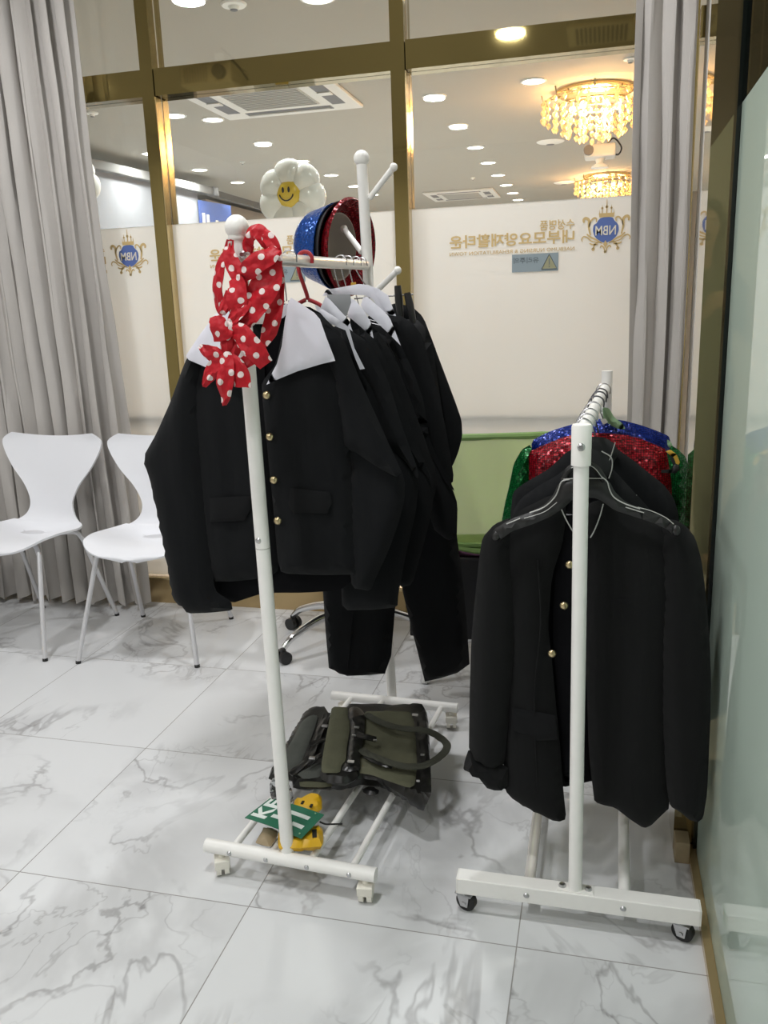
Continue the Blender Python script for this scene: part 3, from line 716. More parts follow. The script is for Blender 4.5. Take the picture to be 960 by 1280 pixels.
obj('projected_picture', wallbox(p0, a+e_*3.9-e_*1.2, .95, 2.10, .01, None), 'screenlit', sc, False).location += Vector((0, 0, 0))
c = at(246, 252, x=b_.x+.02); d = at(286, 256, x=b_.x+.02)
pb, qb = at(247, 250, z=2.62), at(287, 257, z=2.62)
bn = thing('hanging_banner', 'blue banner with white letters beside the end of the projection screen', 'banner', (pb.x, pb.y, 2.0))
obj('banner_cloth', wallbox(pb, qb, 1.7, 2.62, .015), 'banner', bn, False)
db = (qb-pb); db.z = 0; Lb = db.length; db.normalize(); nb_ = Vector((db.y, -db.x, 0))
obj('lettering', text_bm('내', 0, .48*Lb, 1.95, 2.48, lambda u, v, w: pb*1+db*(Lb*.55-u)+nb_*(.016+w)-Vector((0, 0, pb.z-v)), th=.004, bold=.02), 'whiteprint', bn, False)
bm = bmesh.new(); cc = pb+db*Lb*.8; cc.z = 2.12
tube(bm, [cc+nb_*.02+db*.17*math.cos(t*PI/12)+Vector((0, 0, .17*math.sin(t*PI/12))) for t in range(25)], .022, 6)
obj('ring_mark', bm, 'whiteprint', bn)
# ceiling coving of the hall further on
bm = wallbox(at(262, 238, z=ZC), at(345, 262, z=ZC)+Vector((0, .6, 0)), 2.82, ZC, .08)
struct('trim_61', bm, 'housing')
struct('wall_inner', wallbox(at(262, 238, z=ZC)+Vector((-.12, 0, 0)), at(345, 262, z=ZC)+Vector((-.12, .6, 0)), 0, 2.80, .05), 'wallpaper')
# ---------------- daisy balloon
def petal_balloon(px, py, Y, R, label, face=True, name='daisy_balloon'):
    c = at(px, py, y=Y); root = thing(name, label, 'balloon', c)
    n = 7
    for i in range(n):
        t = PI/2+.12+i*2*PI/n; bm = bmesh.new()
        g = bmesh.ops.create_uvsphere(bm, u_segments=24, v_segments=14, radius=1)
        for v in g['verts']:
            x_, y_, z_ = v.co; w = .78+.25*z_
            rr = Vector((x_*R*.46*w*1.05, y_*R*.26, z_*R*.42+R*.56))
            crease = .02*R*math.sin(x_*14)*max(0, .4-z_)
            rr.y += crease
            v.co = c + Vector((rr.x*math.cos(t-PI/2)-rr.z*math.sin(t-PI/2), rr.y, rr.x*math.sin(t-PI/2)+rr.z*math.cos(t-PI/2)))
        obj('petal', bm, 'daisy', root)
    if face:
        f = obj('face', ball(bmesh.new(), c+Vector((-.04*R, -.15*R, .03*R)), R*.34, 28, 16, 1, .45, 1.05), 'yellow', root)
        def onf(u, v, lift=.004):
            k = max(0, 1-(u/.34)**2-(v/(.34*1.05))**2); return c+Vector((-.04*R+u*R, -.15*R-.45*.34*R*math.sqrt(k)-lift, .03*R+v*R))
        for s in (-1, 1):
            bm = ball(bmesh.new(), onf(s*.085-.02, .10), R*.034, 12, 8, 1, .25, 2.3); obj('eye', bm, 'ink', f)
        obj('smile', tube(bmesh.new(), [onf(-.02+.20*math.cos(PI*(1.06+.88*t/16)), .02+.20*math.sin(PI*(1.06+.88*t/16)), .003) for t in range(17)], R*.018, 6), 'ink', f)
    obj('ribbon', tube(bmesh.new(), [c+Vector((0, 0, -R*.9)), c+Vector((.02, .01, -1.1)), Vector((c.x, c.y, .02))], .002, 5), 'daisy', root)
    return root
petal_balloon(365, 245, 4.3, .185, 'white daisy foil balloon with a yellow smiling face behind the glass')
petal_balloon(92, 232, 4.3, .165, 'white foil balloon half hidden behind the left curtain', False)
# ================================================================ curtains
def curtain(name, label, x0, x1, y, z0, z1, folds, amp, seed, hemx=0.0, lean=0):
    rnd_ = random.Random(seed); bm = bmesh.new(); NX = int(folds*14); NZ = 40
    ph = [rnd_.uniform(-.35, .35) for _ in range(folds+3)]; am = [rnd_.uniform(.55, 1.15) for _ in range(folds+3)]
    th = .003; g1, g2 = [], []
    for j in range(NZ+1):
        z = z0+(z1-z0)*j/NZ; r1, r2 = [], []
        for i in range(NX+1):
            t = i/NX*folds; k = int(t); f = t-k
            a = am[k]*(1-f)+am[k+1]*f; p = ph[k]*(1-f)+ph[k+1]*f
            low = 1-j/NZ
            s = math.sin(2*PI*(t+p*.5)+.5*noise.noise(Vector((t*.6, z*.9, seed)))*2)
            s = math.copysign(abs(s)**.8, s)
            yy = y + amp*a*s*(.75+.35*low) + .012*noise.noise(Vector((t*2, z*3, seed+5)))
            w = (x1-x0); xx = x0+w*i/NX + .014*math.sin(2*PI*t*2+p) + hemx*low*(i/NX) + .02*noise.noise(Vector((t*.4, z*.7, seed+9)))
            zz = z + (.012*math.sin(2*PI*t) if j == 0 else 0)
            r1.append(bm.verts.new((xx, yy-th/2, zz))); r2.append(bm.verts.new((xx, yy+th/2, zz)))
        g1.append(r1); g2.append(r2)
    for j in range(NZ):
        for i in range(NX):
            bm.faces.new((g1[j][i], g1[j][i+1], g1[j+1][i+1], g1[j+1][i])); bm.faces.new((g2[j][i], g2[j+1][i], g2[j+1][i+1], g2[j][i+1]))
    for j in range(NZ):
        for i in (0, NX): bm.faces.new((g1[j][i], g1[j+1][i], g2[j+1][i], g2[j][i]))
    for i in range(NX):
        for j in (0, NZ): bm.faces.new((g1[j][i], g2[j][i], g2[j][i+1], g1[j][i+1]))
    o = obj(name, bm, 'curtain'); tag(o, label, 'curtain'); return o
curtain('curtain', 'long pleated grey curtain hanging at the left behind the white chairs', -3.35, -2.05, 3.25, .03, ZC-.02, 17, .034, 4, .075)
curtain('curtain', 'narrow bunched grey curtain hanging at the right beside the gold post', .098, .300, 3.25, .03, ZC-.02, 3, .024, 11, -.01)
# curtain track
tag(obj('curtain_track', B(-3.4, .4, 3.20, 3.27, ZC-.02, ZC), M['whitecap'], None, False), 'white curtain track along the ceiling above both curtains', 'curtain track')

# ================================================================ white shell chairs
def make_chair(loc, label):
    root = thing('shell_chair', label, 'chair', (0, 0, 0), 'white shell chairs in front of the curtain')
    prof = [(-.245, .415), (-.225, .430), (-.17, .445), (-.08, .450), (.02, .441), (.09, .438), (.135, .450), (.160, .485), (.174, .54), (.187, .61), (.201, .69), (.217, .775), (.226, .830)]
    hw = [.030, .150, .212, .230, .226, .205, .165, .124, .112, .145, .212, .258, .252]
    P = smooth_path([Vector((0, a, b_)) for a, b_ in prof], 5); n = len(P)
    W = smooth_path([Vector((w, 0, 0)) for w in hw], 5)
    K = 16; top, bot = [], []
    for i, p in enumerate(P):
        d = (P[min(i+1, n-1)]-P[max(i-1, 0)]).normalized(); nn = Vector((0, -d.z, d.y)); t = i/(n-1)
        w = W[i].x
        if t > .94: w *= math.sqrt(max(.01, 1-((t-.94)/.066)**2*.38))
        r1, r2 = [], []
        for k in range(K+1):
            s = k/K*2-1; dish = .018*(s*s)*(1 if t < .5 else .5+.6*(t-.5)) - .012*(1-s*s)*math.exp(-((t-.35)/.15)**2)
            if t < .18: dish -= .03*(s*s)*(1-t/.18)
            drop = Vector((0, 0, 0))
            if t > .85: drop = Vector((0, 0, -.012*(1-s*s)*(t-.85)/.15))     # top edge dips in the middle
            q = Vector((s*w, p.y, p.z)) + nn*dish + drop
            r1.append(q+nn*.0045); r2.append(q-nn*.0045)
        top.append(r1); bot.append(r2)
    bm = bmesh.new(); T = [[bm.verts.new(q) for q in r] for r in top]; Bt = [[bm.verts.new(q) for q in r] for r in bot]
    for i in range(n-1):
        for k in range(K):
            bm.faces.new((T[i][k], T[i][k+1], T[i+1][k+1], T[i+1][k])); bm.faces.new((Bt[i][k], Bt[i+1][k], Bt[i+1][k+1], Bt[i][k+1]))
        for k in (0, K): bm.faces.new((T[i][k], T[i+1][k], Bt[i+1][k], Bt[i][k]))
    for i in (0, n-1):
        for k in range(K): bm.faces.new((T[i][k], Bt[i][k], Bt[i][k+1], T[i][k+1]))
    obj('shell', bm, 'chairwhite', root)
    for sx in (-1, 1):
        for fy, kx, ty, zt in ((-.262, .243, -.13, .425), (.25, .205, .10, .425)):
            a = Vector((sx*.05, ty*.4, zt)); b_ = Vector((sx*.150, ty, zt)); c = Vector((sx*.178, ty*1.14, zt-.03)); d = Vector((sx*kx, fy, .006))
            pts = smooth_path([a, b_, c], 6)+[c.lerp(d, .3), d]
            lg = obj('leg', tube(bmesh.new(), pts, .0095, 10), 'chairleg', root)
            obj('foot_cap', tube(bmesh.new(), [d-Vector((0, 0, .006)), d.lerp(c, .014)], .0103, 10), 'foot', lg)
    obj('mounting_plate', lathe(bmesh.new(), [(0, .412), (.075, .412), (.08, .425), (.06, .436), (0, .436)], (0, 0, 0), seg=20), 'chairleg', root)
    return root
c1 = make_chair(None, 'leftmost white shell chair cut by the left edge of the photo')
c1.location = (-2.305, 2.923, 0); c1.rotation_euler = (0, 0, math.radians(-4.8))
dup(c1, (-1.722, 2.928, 0), 'white shell chair half hidden behind the front costume jacket', math.radians(5.5))
# black cabinet foot at far left
r = thing('black_cabinet', 'black cabinet corner at the far left beneath the first white chair', 'cabinet', (-2.95, 2.98, 0))
obj('body', B(-3.25, -2.685, 2.93, 3.06, .012, .42), 'blackmatte', r, False, .004)
obj('door', B(-3.24, -2.70, 2.922, 2.929, .03, .40), 'blackplastic', r, False, .002)
obj('foot', B(-3.23, -2.70, 2.94, 3.05, 0, .012), 'foot', r, False)

# ================================================================ office chairs behind the racks
def office_base(root, cx, cy, rot, R, glide=False):
    for k in range(5):
        t = rot+k*2*PI/5; d = Vector((math.cos(t), math.sin(t), 0)); c = Vector((cx, cy, 0))
        pts = smooth_path([c+d*.03+Vector((0, 0, .135)), c+d*R*.45+Vector((0, 0, .135)), c+d*R*.85+Vector((0, 0, .095)), c+d*R+Vector((0, 0, .06))], 5)
        lg = obj('leg', tube(bmesh.new(), pts, [.019-.007*i/(len(pts)-1) for i in range(len(pts))], 10), 'chrome', root)
        if glide:
            obj('glide', lathe(bmesh.new(), [(0, 0), (.016, 0), (.020, .006), (.016, .022), (.010, .055), (0, .055)], c+d*R, seg=14), 'chrome', lg); continue
        w = c+d*(R+.005); s = Vector((-d.y, d.x, 0)); bm = bmesh.new()
        tube(bm, [w+s*.008+Vector((0, 0, .025)), w+s*.026+Vector((0, 0, .025))], .025, 16); tube(bm, [w-s*.008+Vector((0, 0, .025)), w-s*.026+Vector((0, 0, .025))], .025, 16)
        tube(bm, [w+Vector((0, 0, .025)), w+Vector((0, 0, .058))], .012, 8)
        obj('caster', bm, 'blackplastic', lg)
    obj('gas_column', tube(bmesh.new(), [Vector((cx, cy, .12)), Vector((cx, cy, .26)), Vector((cx, cy, .27)), Vector((cx, cy, .40))], [.028, .028, .015, .015], 16), 'chrome', root)
def office_chair(cx, cy, yaw, rot, R, seatmat, label, green=True):
    root = thing('office_chair', label, 'office chair', (cx, cy, 0))
    office_base(root, cx, cy, rot, R, green)
    ax = Vector((math.cos(yaw), math.sin(yaw), 0)); ay = Vector((-math.sin(yaw), math.cos(yaw), 0)); O = Vector((cx, cy, 0))
    G = lambda x, y, z: O+ax*x+ay*y+Vector((0, 0, z))
    bm = bmesh.new(); cloth(bm, [(-.23, -.22), (.23, -.22), (.25, .1), (.22, .24), (-.22, .24), (-.25, .1)], lambda u, v, d: G(u, v, .43+d), .035, .03, .06, step=.03)
    obj('seat', bm, seatmat, root)
    # back (towards -y local, the camera side): frame, mesh, spine
    zt, zb = .90, .54
    fr = [(-.225, zt-.03), (-.20, zt), (.20, zt), (.225, zt-.03), (.235, .72), (.20, zb), (-.20, zb), (-.235, .72)]
    def bp(x, z): return G(x, -.235+.05*(x/.23)**2-.05*(z-.55), z)
    ring = [Vector((a, b_, 0)) for a, b_ in chaikin(fr, 2)]; ring.append(ring[0])
    obj('back_frame', tube(bmesh.new(), [bp(p.x, p.y) for p in ring], .011, 8, cap=False), 'greenframe' if green else 'blackplastic', root)
    bm = bmesh.new(); nx, nz = 12, 10; V = [[bm.verts.new(bp(-.225+.45*i/nx, zb+(zt-zb)*j/nz)) for i in range(nx+1)] for j in range(nz+1)]
    for j in range(nz):
        for i in range(nx): bm.faces.new((V[j][i], V[j][i+1], V[j+1][i+1], V[j+1][i]))
    bmesh.ops.solidify(bm, geom=bm.faces[:], thickness=.003)
    obj('mesh_back', bm, 'mesh' if green else 'blackmatte', root)
    obj('lower_band', tube(bmesh.new(), smooth_path([bp(-.21, zb+.01), bp(0, zb-.02), bp(.21, zb+.01)]), .022, 8, flat=.5), 'greenframe' if green else 'blackplastic', root)
    obj('spine', tube(bmesh.new(), smooth_path([bp(0, .60), G(0, -.27, .50), G(0, -.2, .40), G(0, -.05, .385)]), .018, 8), 'blackplastic', root)
    for s in (-1, 1):
        pts = smooth_path([G(s*.16, -.12, .50), G(s*.19, -.13, .57), G(s*.195, -.08, .635), G(s*.14, .02, .645), G(s*.13, .12, .62), G(s*.15, .12, .54), G(s*.17, .06, .50)], 6)
        obj('armrest', tube(bmesh.new(), pts, .017, 8, flat=.7), 'greenarm' if green else 'blackplastic', root)
    return root
office_chair(-.945, 3.02, 0, math.radians(158), .30, M['blackmatte'], 'chrome based office chair almost hidden behind the hanging trousers', False)
oc = office_chair(-.36, 2.86, math.radians(12), math.radians(215), .26, M['blackmatte'], 'office chair with a lime green mesh back between the two racks')
obj('seat_cushion', hcloth([(-.56, 2.62), (-.13, 2.68), (-.12, 2.74), (-.57, 2.70)], .50, .02, .02, .03, world=True, step=.02), 'purple', oc)
obj('seat_cover', B(-.60, -.14, 2.60, 2.625, .22, .50), 'blackmatte', oc, False, .004)

# ================================================================ racks
def screw(bm, c, ax=(0, -1, 0), r=.0065): return lathe(bm, [(0, .003), (r*.6, .003), (r, .0), (r, -.003)], c, ax, 12)
def caster_cream(c, parent, ang):
    c = Vector(c); a = Vector((math.cos(ang), math.sin(ang), 0)); t = Vector((-a.y, a.x, 0))
    bm = bmesh.new()
    tube(bm, [c+a*.015, c+a*.004], .021, 18); tube(bm, [c-a*.015, c-a*.004], .021, 18)
    o = obj('caster', bm, 'cream', parent)
    bm = bmesh.new(); tube(bm, [c+Vector((0, 0, .010)), c+Vector((0, 0, .036))], .008, 10)
    mt = Matrix(((a.x, t.x, 0, c.x), (a.y, t.y, 0, c.y), (0, 0, 1, c.z), (0, 0, 0, 1)))
    box(bm, -.018, .018, -.021, .016, .002, .025, mt); obj('housing', bm, 'cream', o, bev=.004); return o
ZB = .070
Lf, Lb_ = at(360, 1070, z=ZB), at(490, 872, z=ZB)
rl = thing('coat_rack', 'tall white garment rack with ball-topped poles holding the white-collared jackets', 'garment rack', ((Lf.x+Lb_.x)/2, (Lf.y+Lb_.y)/2, 0))
fa, fb = at(258, 1056, z=ZB), at(470, 1094, z=ZB)
ba, bb = at(415, 869, z=ZB), at(572, 885, z=ZB)
topf = at(296, 284, y=Lf.y); topb = at(452, 200, y=Lb_.y)
obj('front_foot_bar', tube(bmesh.new(), [fa, fb], .0165, 18), 'white', rl)
obj('rear_foot_bar', tube(bmesh.new(), [ba, bb], .0150, 18), 'white', rl)
fp = obj('front_pole', tube(bmesh.new(), [Lf-Vector((0, 0, .005)), topf.lerp(Lf, .01)], .0155, 18), 'white', rl)
mid = Lf.lerp(topf, .535)
obj('pole_joint', tube(bmesh.new(), [mid, mid+Vector((0, 0, .0015))], .0159, 18), 'acgrille', fp)
obj('finial', ball(ball(bmesh.new(), topf, .0235), topf+Vector((0, 0, -.02)), .019, 16, 8, 1, 1, .6), 'whitecap', fp)
bp_ = obj('rear_pole', tube(bmesh.new(), [Lb_-Vector((0, 0, .005)), topb], .0155, 18), 'white', rl)
obj('finial', ball(bmesh.new(), topb+Vector((0, 0, .004)), .0225), 'whitecap', bp_)
r1, r2 = at(318, 323, y=Lf.y), at(459, 331.5, y=Lb_.y)
obj('hanging_rail', tube(bmesh.new(), [r1, r2], .0135, 16), 'barmetal', rl)
YR = Lb_.y
for pa, pb_, yo in (((462, 248), (492, 209), .05), ((466, 368), (497, 338), -.0), ):
    p, q = at(*pa, y=YR), at(*pb_, y=YR-.02); h = obj('peg', tube(bmesh.new(), [p, q], .0085, 10), 'white', rl); obj('peg_tip', ball(bmesh.new(), q, .0115, 12, 8), 'whitecap', h)
p, q = at(452, 315, y=YR), at(430, 286, y=YR+.07); h = obj('peg', tube(bmesh.new(), [p, q], .0085, 10), 'white', rl); obj('peg_tip', ball(bmesh.new(), q, .0115, 12, 8), 'whitecap', h)
for t0, t1 in ((.14, .165), (.36, .42), (.60, .66), (.84, .88)):
    p, q = fa.lerp(fb, t0+.02), ba.lerp(bb, t1); obj('slat', tube(bmesh.new(), [p, q], .0085, 10), 'white', rl)
    s = fa.lerp(fb, t0+.02)+Vector((0, -.0158, .0)); obj('screw', screw(bmesh.new(), s), 'steel', rl)
obj('screw', screw(bmesh.new(), mid+Vector((-.003, -.0155, .02))), 'steel', rl)
obj('screw', screw(bmesh.new(), at(303, 318, y=Lf.y-.0155), (0, -1, 0), .007), 'steel', rl)
for c, a in ((fa.lerp(fb, .09), .5), (fa.lerp(fb, .94), .1), (ba.lerp(bb, .1), .6), (ba.lerp(bb, .95), .2)): caster_cream((c.x, c.y, .021), rl, a)

# right rack
ZR = .105
RY = 1.59
ra, rb_ = Vector((at(573, 1108, y=RY).x, RY, 0)), Vector((at(874, 1148, y=RY).x, RY, 0))
Rp = at(719, 1112, y=RY); Rt = at(727, 545, y=RY); RBt = at(759, 463, y=2.36)
rr = thing('garment_rack', 'lower white garment rack on black casters holding the suit jackets', 'garment rack', (0, 1.95, 0))
def beam(y, nm):
    bm = bmesh.new(); box(bm, ra.x, rb_.x, y-.019, y+.019, .050, .088); o = obj(nm, bm, 'white', rr, False, .002)
    for x in (ra.x-.002, rb_.x): obj('end_cap', B(x, x+.002, y-.018, y+.018, .051, .087), 'whitecap', o, False)
    return o
beam(RY, 'front_foot_beam'); beam(2.345, 'rear_foot_beam')
pp = obj('front_pole', tube(bmesh.new(), [Vector((Rp.x, RY, .086)), Vector((Rt.x, RY, Rt.z))], .0145, 18), 'white', rr)
obj('pole_head', tube(bmesh.new(), [Vector((Rt.x, RY, Rt.z-.055)), Vector((Rt.x, RY, Rt.z+.018)), Vector((Rt.x, RY, Rt.z+.022))], [.0185, .0190, .017], 18), 'whitecap', pp)
obj('screw', screw(bmesh.new(), Vector((Rt.x, RY-.019, Rt.z-.018)), (0, -1, 0), .0075), 'steel', pp)
obj('base_flange', B(Rp.x-.038, Rp.x+.038, RY-.015, RY+.015, .0882, .0905), 'whitecap', pp, False, .001)
for s in (-1, 1): obj('screw', lathe(bmesh.new(), [(0, .007), (.006, .006), (.008, .002), (.008, 0)], (Rp.x+s*.027, RY,   .0905), seg=12), 'steel', rr)
pq = obj('rear_pole', tube(bmesh.new(), [Vector((RBt.x, 2.345, .086)), Vector((RBt.x, 2.345, RBt.z))], .0145, 18), 'white', rr)
RA, RB = Vector((Rt.x, RY+.01, Rt.z+.005)), Vector((RBt.x-.003, 2.34, RBt.z-.045))
obj('hanging_rail', tube(bmesh.new(), [RA, RB], .0135, 16), 'white', rr)
for x0, x1, mm in ((-.120, -.122, 'barmetal'), (.080, .094, 'white')):
    obj('cross_rod', tube(bmesh.new(), [Vector((x0, RY+.015, .069)), Vector((x1, 2.33, .069))], .0125, 14), mm, rr)
    obj('screw', screw(bmesh.new(), Vector((x0-.003, RY-.019, .069)), (0, -1, 0), .0065), 'steel', rr)
def caster_black(c, parent, ang):
    c = Vector(c); a = Vector((math.cos(ang), math.sin(ang), 0)); t = Vector((-a.y, a.x, 0))
    o = obj('caster', lathe(bmesh.new(), [(0, -.010), (.018, -.010), (.0225, -.007), (.0225, .007), (.018, .010), (0, .010)], c, a, 24), 'foot', parent)
    bm = bmesh.new()
    mt = Matrix(((a.x, t.x, 0, c.x), (a.y, t.y, 0, c.y), (0, 0, 1, c.z), (0, 0, 0, 1)))
    for s in (-1, 1):
        V = [bm.verts.new(mt @ Vector((s*.0125, y, z))) for y, z in ((-.008, -.008), (.008, -.008), (.018, .020), (-.012, .020))]
        V2 = [bm.verts.new(mt @ Vector((s*.0145, y, z))) for y, z in ((-.008, -.008), (.008, -.008), (.018, .020), (-.012, .020))]
        bm.faces.new(V); bm.faces.new(V2[::-1])
        for i in range(4): bm.faces.new((V[i], V[(i+1) % 4], V2[(i+1) % 4], V2[i]))
    box(bm, -.0145, .0145, -.016, .022, .018, .0215, mt)
    tube(bm, [c+t*.004+Vector((0, 0, .020)), c+t*.004+Vector((0, 0, .029))], .014, 14); tube(bm, [c-a*.017, c+a*.017], .005, 8)
    obj('bracket', bm, 'steel', o, False); return o
for x, y, a in ((ra.x+.018, RY, 1.25), (rb_.x-.030, RY, 1.15), (ra.x+.03, 2.345, .6), (rb_.x-.03, 2.345, .7)): caster_black((x, y, .0225), rr, a)

# ================================================================ hangers
def rail_at(A, Bq, y): return A.lerp(Bq, (y-A.y)/(Bq.y-A.y))
def wire_hanger(y, half, drop, mat, label, A=None, Bq=None, hook=.06, r=.0016, hr=.0018, group=None, hx=0, name='wire_hanger', thick=None):
    c = rail_at(A, Bq, y); root = thing(name, label, 'hanger', (c.x+hx, y, c.z-.2), group)
    R_ = .0135+hr+.0022; neck = Vector((c.x+hx, y, c.z-hook)); ct = Vector((c.x, y, c.z+.0035))
    arc = [ct+Vector((R_*math.cos(t), 0, R_*math.sin(t))) for t in [math.radians(a) for a in range(-20, 195, 18)]]
    # the hook closes over the rail and drops to the neck
    pts = smooth_path([arc[0]+Vector((.0, 0, -.002))]+arc[2:-1:2]+[arc[-1], Vector((c.x-R_*.9, y, c.z-.022)), neck+Vector((0, 0, .012)), neck], 4)
    obj('hook', tube(bmesh.new(), pts, hr if not thick else thick, 8), mat, root)
    a, b_ = neck+Vector((-half, 0, -drop)), neck+Vector((half, 0, -drop))
    sh = smooth_path([neck+Vector((-.004, 0, 0)), neck+Vector((-.03, 0, -.012)), a+Vector((.03, 0, .012)), a], 5)
    sh2 = smooth_path([neck+Vector((.004, 0, 0)), neck+Vector((.03, 0, -.012)), b_+Vector((-.03, 0, .012)), b_], 5)
    rr_ = thick or r
    bm = bmesh.new(); tube(bm, sh, rr_, 8); tube(bm, sh2, rr_, 8); tube(bm, [a, b_], rr_*.8, 8)
    obj('shoulder_wire', bm, mat, root); return root, neck

def button(bm_parent, px, py, y, r=.0085, mat='brass'):
    c = at(px, py, y=y); b_ = obj('button', lathe(bmesh.new(), [(0, .006), (r*.5, .0055), (r*.85, .003), (r, .001), (r, -.001), (0, -.001)], c, (0, -1, 0), 18), mat, bm_parent); return b_

# ================================================================ left rack: the front costume jacket
def mm(P, n): return P
Y1 = 1.775
J1 = thing('costume_jacket', 'frontmost black costume jacket with a big white collar and brass buttons', 'jacket', at(335, 560, y=Y1), 'black costume jackets with white collars')
obj('back_panel', vcloth([(262, 425), (300, 385), (345, 378), (395, 385), (430, 425), (438, 560), (442, 640), (446, 722), (425, 738), (380, 741), (330, 741), (287, 755), (266, 735), (262, 650), (255, 560)], Y1+.022, .012, .012, .05, wr=.006, seed=1), 'lining', J1)
lp = obj('front_panel', vcloth([(243, 445), (280, 400), (318, 388), (330, 420), (331, 470), (336, 560), (344, 650), (349, 700), (347, 716), (320, 724), (290, 727), (266, 727), (258, 690), (250, 650), (242, 560), (236, 485)], Y1, .030, .012, .07, wr=.007, wf=(18, 3), seed=2), 'black', J1)
rp = obj('front_panel', vcloth([(327, 478), (345, 455), (356, 400), (395, 388), (428, 418), (436, 480), (438, 560), (442, 640), (449, 714), (448, 718), (400, 719), (352, 717), (347, 700), (342, 640), (334, 560), (328, 500)], Y1-.006, .032, .012, .06, wr=.008, wf=(18, 3), seed=3), 'black', J1)
obj('sleeve', vcloth([(268, 415), (244, 428), (230, 455), (214, 500), (195, 543), (179, 571), (190, 610), (205, 680), (214, 735), (220, 752), (226, 756), (234, 767), (262, 766), (291, 763), (289, 752), (268, 738), (264, 690), (262, 650), (256, 590), (252, 530), (251, 490), (258, 450)], Y1-.012, .034, .028, .05, wr=.010, wf=(12, 5), seed=4, it=1), 'black', J1)
bm = vcloth([(400, 410), (428, 430), (445, 475), (470, 530), (502, 592), (506, 600), (506, 624), (498, 655), (485, 690), (470, 722), (463, 739), (440, 735), (436, 700), (436, 640), (436, 575), (428, 540), (412, 480)], Y1+.006, .026, .024, .05, wr=.008, wf=(12, 5), seed=5)
vcloth([(404, 402), (430, 424), (450, 475), (484, 550), (506, 598), (494, 596), (470, 583), (445, 566), (436, 562), (431, 572), (428, 540), (416, 480), (404, 440)], Y1-.020, .020, .010, .035, wr=.006, wf=(12, 5), seed=6, bm=bm)
obj('sleeve', bm, 'black', J1)
YC = Y1-.046
obj('collar', vcloth([(364, 372), (378, 381), (393, 391), (400, 399), (408, 422), (417, 445), (419, 451), (402, 455), (372, 464), (350, 473), (333, 481), (338, 470), (346, 455), (352, 433), (356, 402), (360, 378)], YC, .004, .002, .012, it=0, step=.012, wr=.003, wf=(20, 8), seed=3), 'collar', J1)
obj('collar', vcloth([(310, 368), (285, 380), (268, 394), (250, 418), (232, 445), (236, 450), (262, 461), (285, 468), (306, 476), (318, 480), (314, 450), (310, 410)], YC, .004, .002, .012, it=0, step=.012, wr=.003, wf=(20, 8), seed=8), 'collar', J1)
obj('collar_stand', vcloth([(312, 384), (330, 392), (350, 384), (360, 378), (357, 396), (340, 403), (325, 403), (312, 398)], Y1+.004, .003, .003, .01, step=.01), 'collar', J1)
obj('size_label', vcloth([(317, 392), (334, 392), (334, 405), (317, 405)], Y1-.012, .001, .001, .004, it=0, step=.01), 'acgrille', J1)
for px, py in ((332, 494), (336, 546), (341, 600), (346, 651)): button(J1, px+1, py, Y1-.044, .0095)
def flap(parent, P, y, name='pocket_flap', mat='flap'): return obj(name, vcloth(P, y, .004, .003, .010, it=0, step=.012), mat, parent)
flap(J1, [(262, 622), (312, 620), (313, 637), (305, 651), (263, 653)], Y1-.034)
flap(J1, [(363, 610), (412, 615), (415, 628), (409, 642), (366, 641), (360, 630)], Y1-.042)
A_, B_ = r1, r2
hg, _ = wire_hanger(1.79, .09, .06, M['wire'], 'thin wire hanger of the frontmost costume jacket beside the scarf', A_, B_, hook=.085, hx=-.012, group='hangers on the tall rack')
hg, _ = wire_hanger(1.893, .085, .045, M['red_velvet'], 'red velvet wrapped hanger on the tall rack rail', A_, B_, hook=.085, thick=.0048, hx=-.0, name='velvet_hanger')

# jackets behind, each on its own hanger
def costume_jacket(y, cx, right, collars, label, seed, hem=.80, upper=None, left=True):
    root = thing('costume_jacket', label, 'jacket', (cx, y, hem), 'black costume jackets with white collars')
    obj('body', vcloth([(cx-.06, 1.262), (cx+.06, 1.262), (cx+.15, 1.22), (cx+.185, 1.15), (cx+.19, .95), (cx+.195, hem), (cx-.195, hem), (cx-.19, .95), (cx-.185, 1.17), (cx-.15, 1.245)], y, .024, .02, .06, world=True, step=.022, wr=.006, seed=seed), 'black', root)
    obj('sleeve', vcloth([(cx-.13, 1.25), (cx-.20, 1.20), (cx-.27, 1.0), (cx-.26, .9), (cx-.23, hem-.01), (cx-.15, hem-.01), (cx-.15, 1.0)], y-.01, .02, .02, .05, world=True, step=.022, wr=.006, seed=seed+1), 'black', root)
    bm = vcloth(right, y-.012, .026, .022, .05, wr=.008, wf=(12, 5), seed=seed+2)
    if upper: vcloth(upper, y-.032, .014, .008, .03, wr=.005, seed=seed+3, bm=bm)
    obj('sleeve', bm, 'black', root)
    for i, c in enumerate(collars): obj('collar', vcloth(c, y-.062-.004*i, .003, .002, .010, it=0, step=.011), 'collar', root)
    button(root, *[(lambda p: (p[0], p[1]))(proj(Vector((cx, y-.03, 1.05))))][0], y-.03)
    return root
def proj(P):
    v = P-CP; return 480+F*v.dot(CR)/v.dot(CF), 640-F*v.dot(CU)/v.dot(CF)
costume_jacket(1.868, -.665, [(425, 400), (440, 414), (455, 424), (470, 440), (486, 478), (505, 540), (522, 585), (524, 598), (520, 640), (508, 690), (498, 742), (497, 759), (470, 762), (428, 763), (426, 720), (440, 600), (430, 480)],
    [[(393, 381), (398, 383), (420, 397), (436, 409), (443, 435), (456, 461), (450, 462), (444, 448), (432, 413), (415, 406), (401, 400)]], 'second black costume jacket with a narrow strip of white collar showing', 10, .74,
    upper=[(430, 430), (455, 424), (470, 440), (486, 478), (505, 540), (523, 590), (522, 600), (508, 578), (488, 560), (482, 558), (470, 500)])
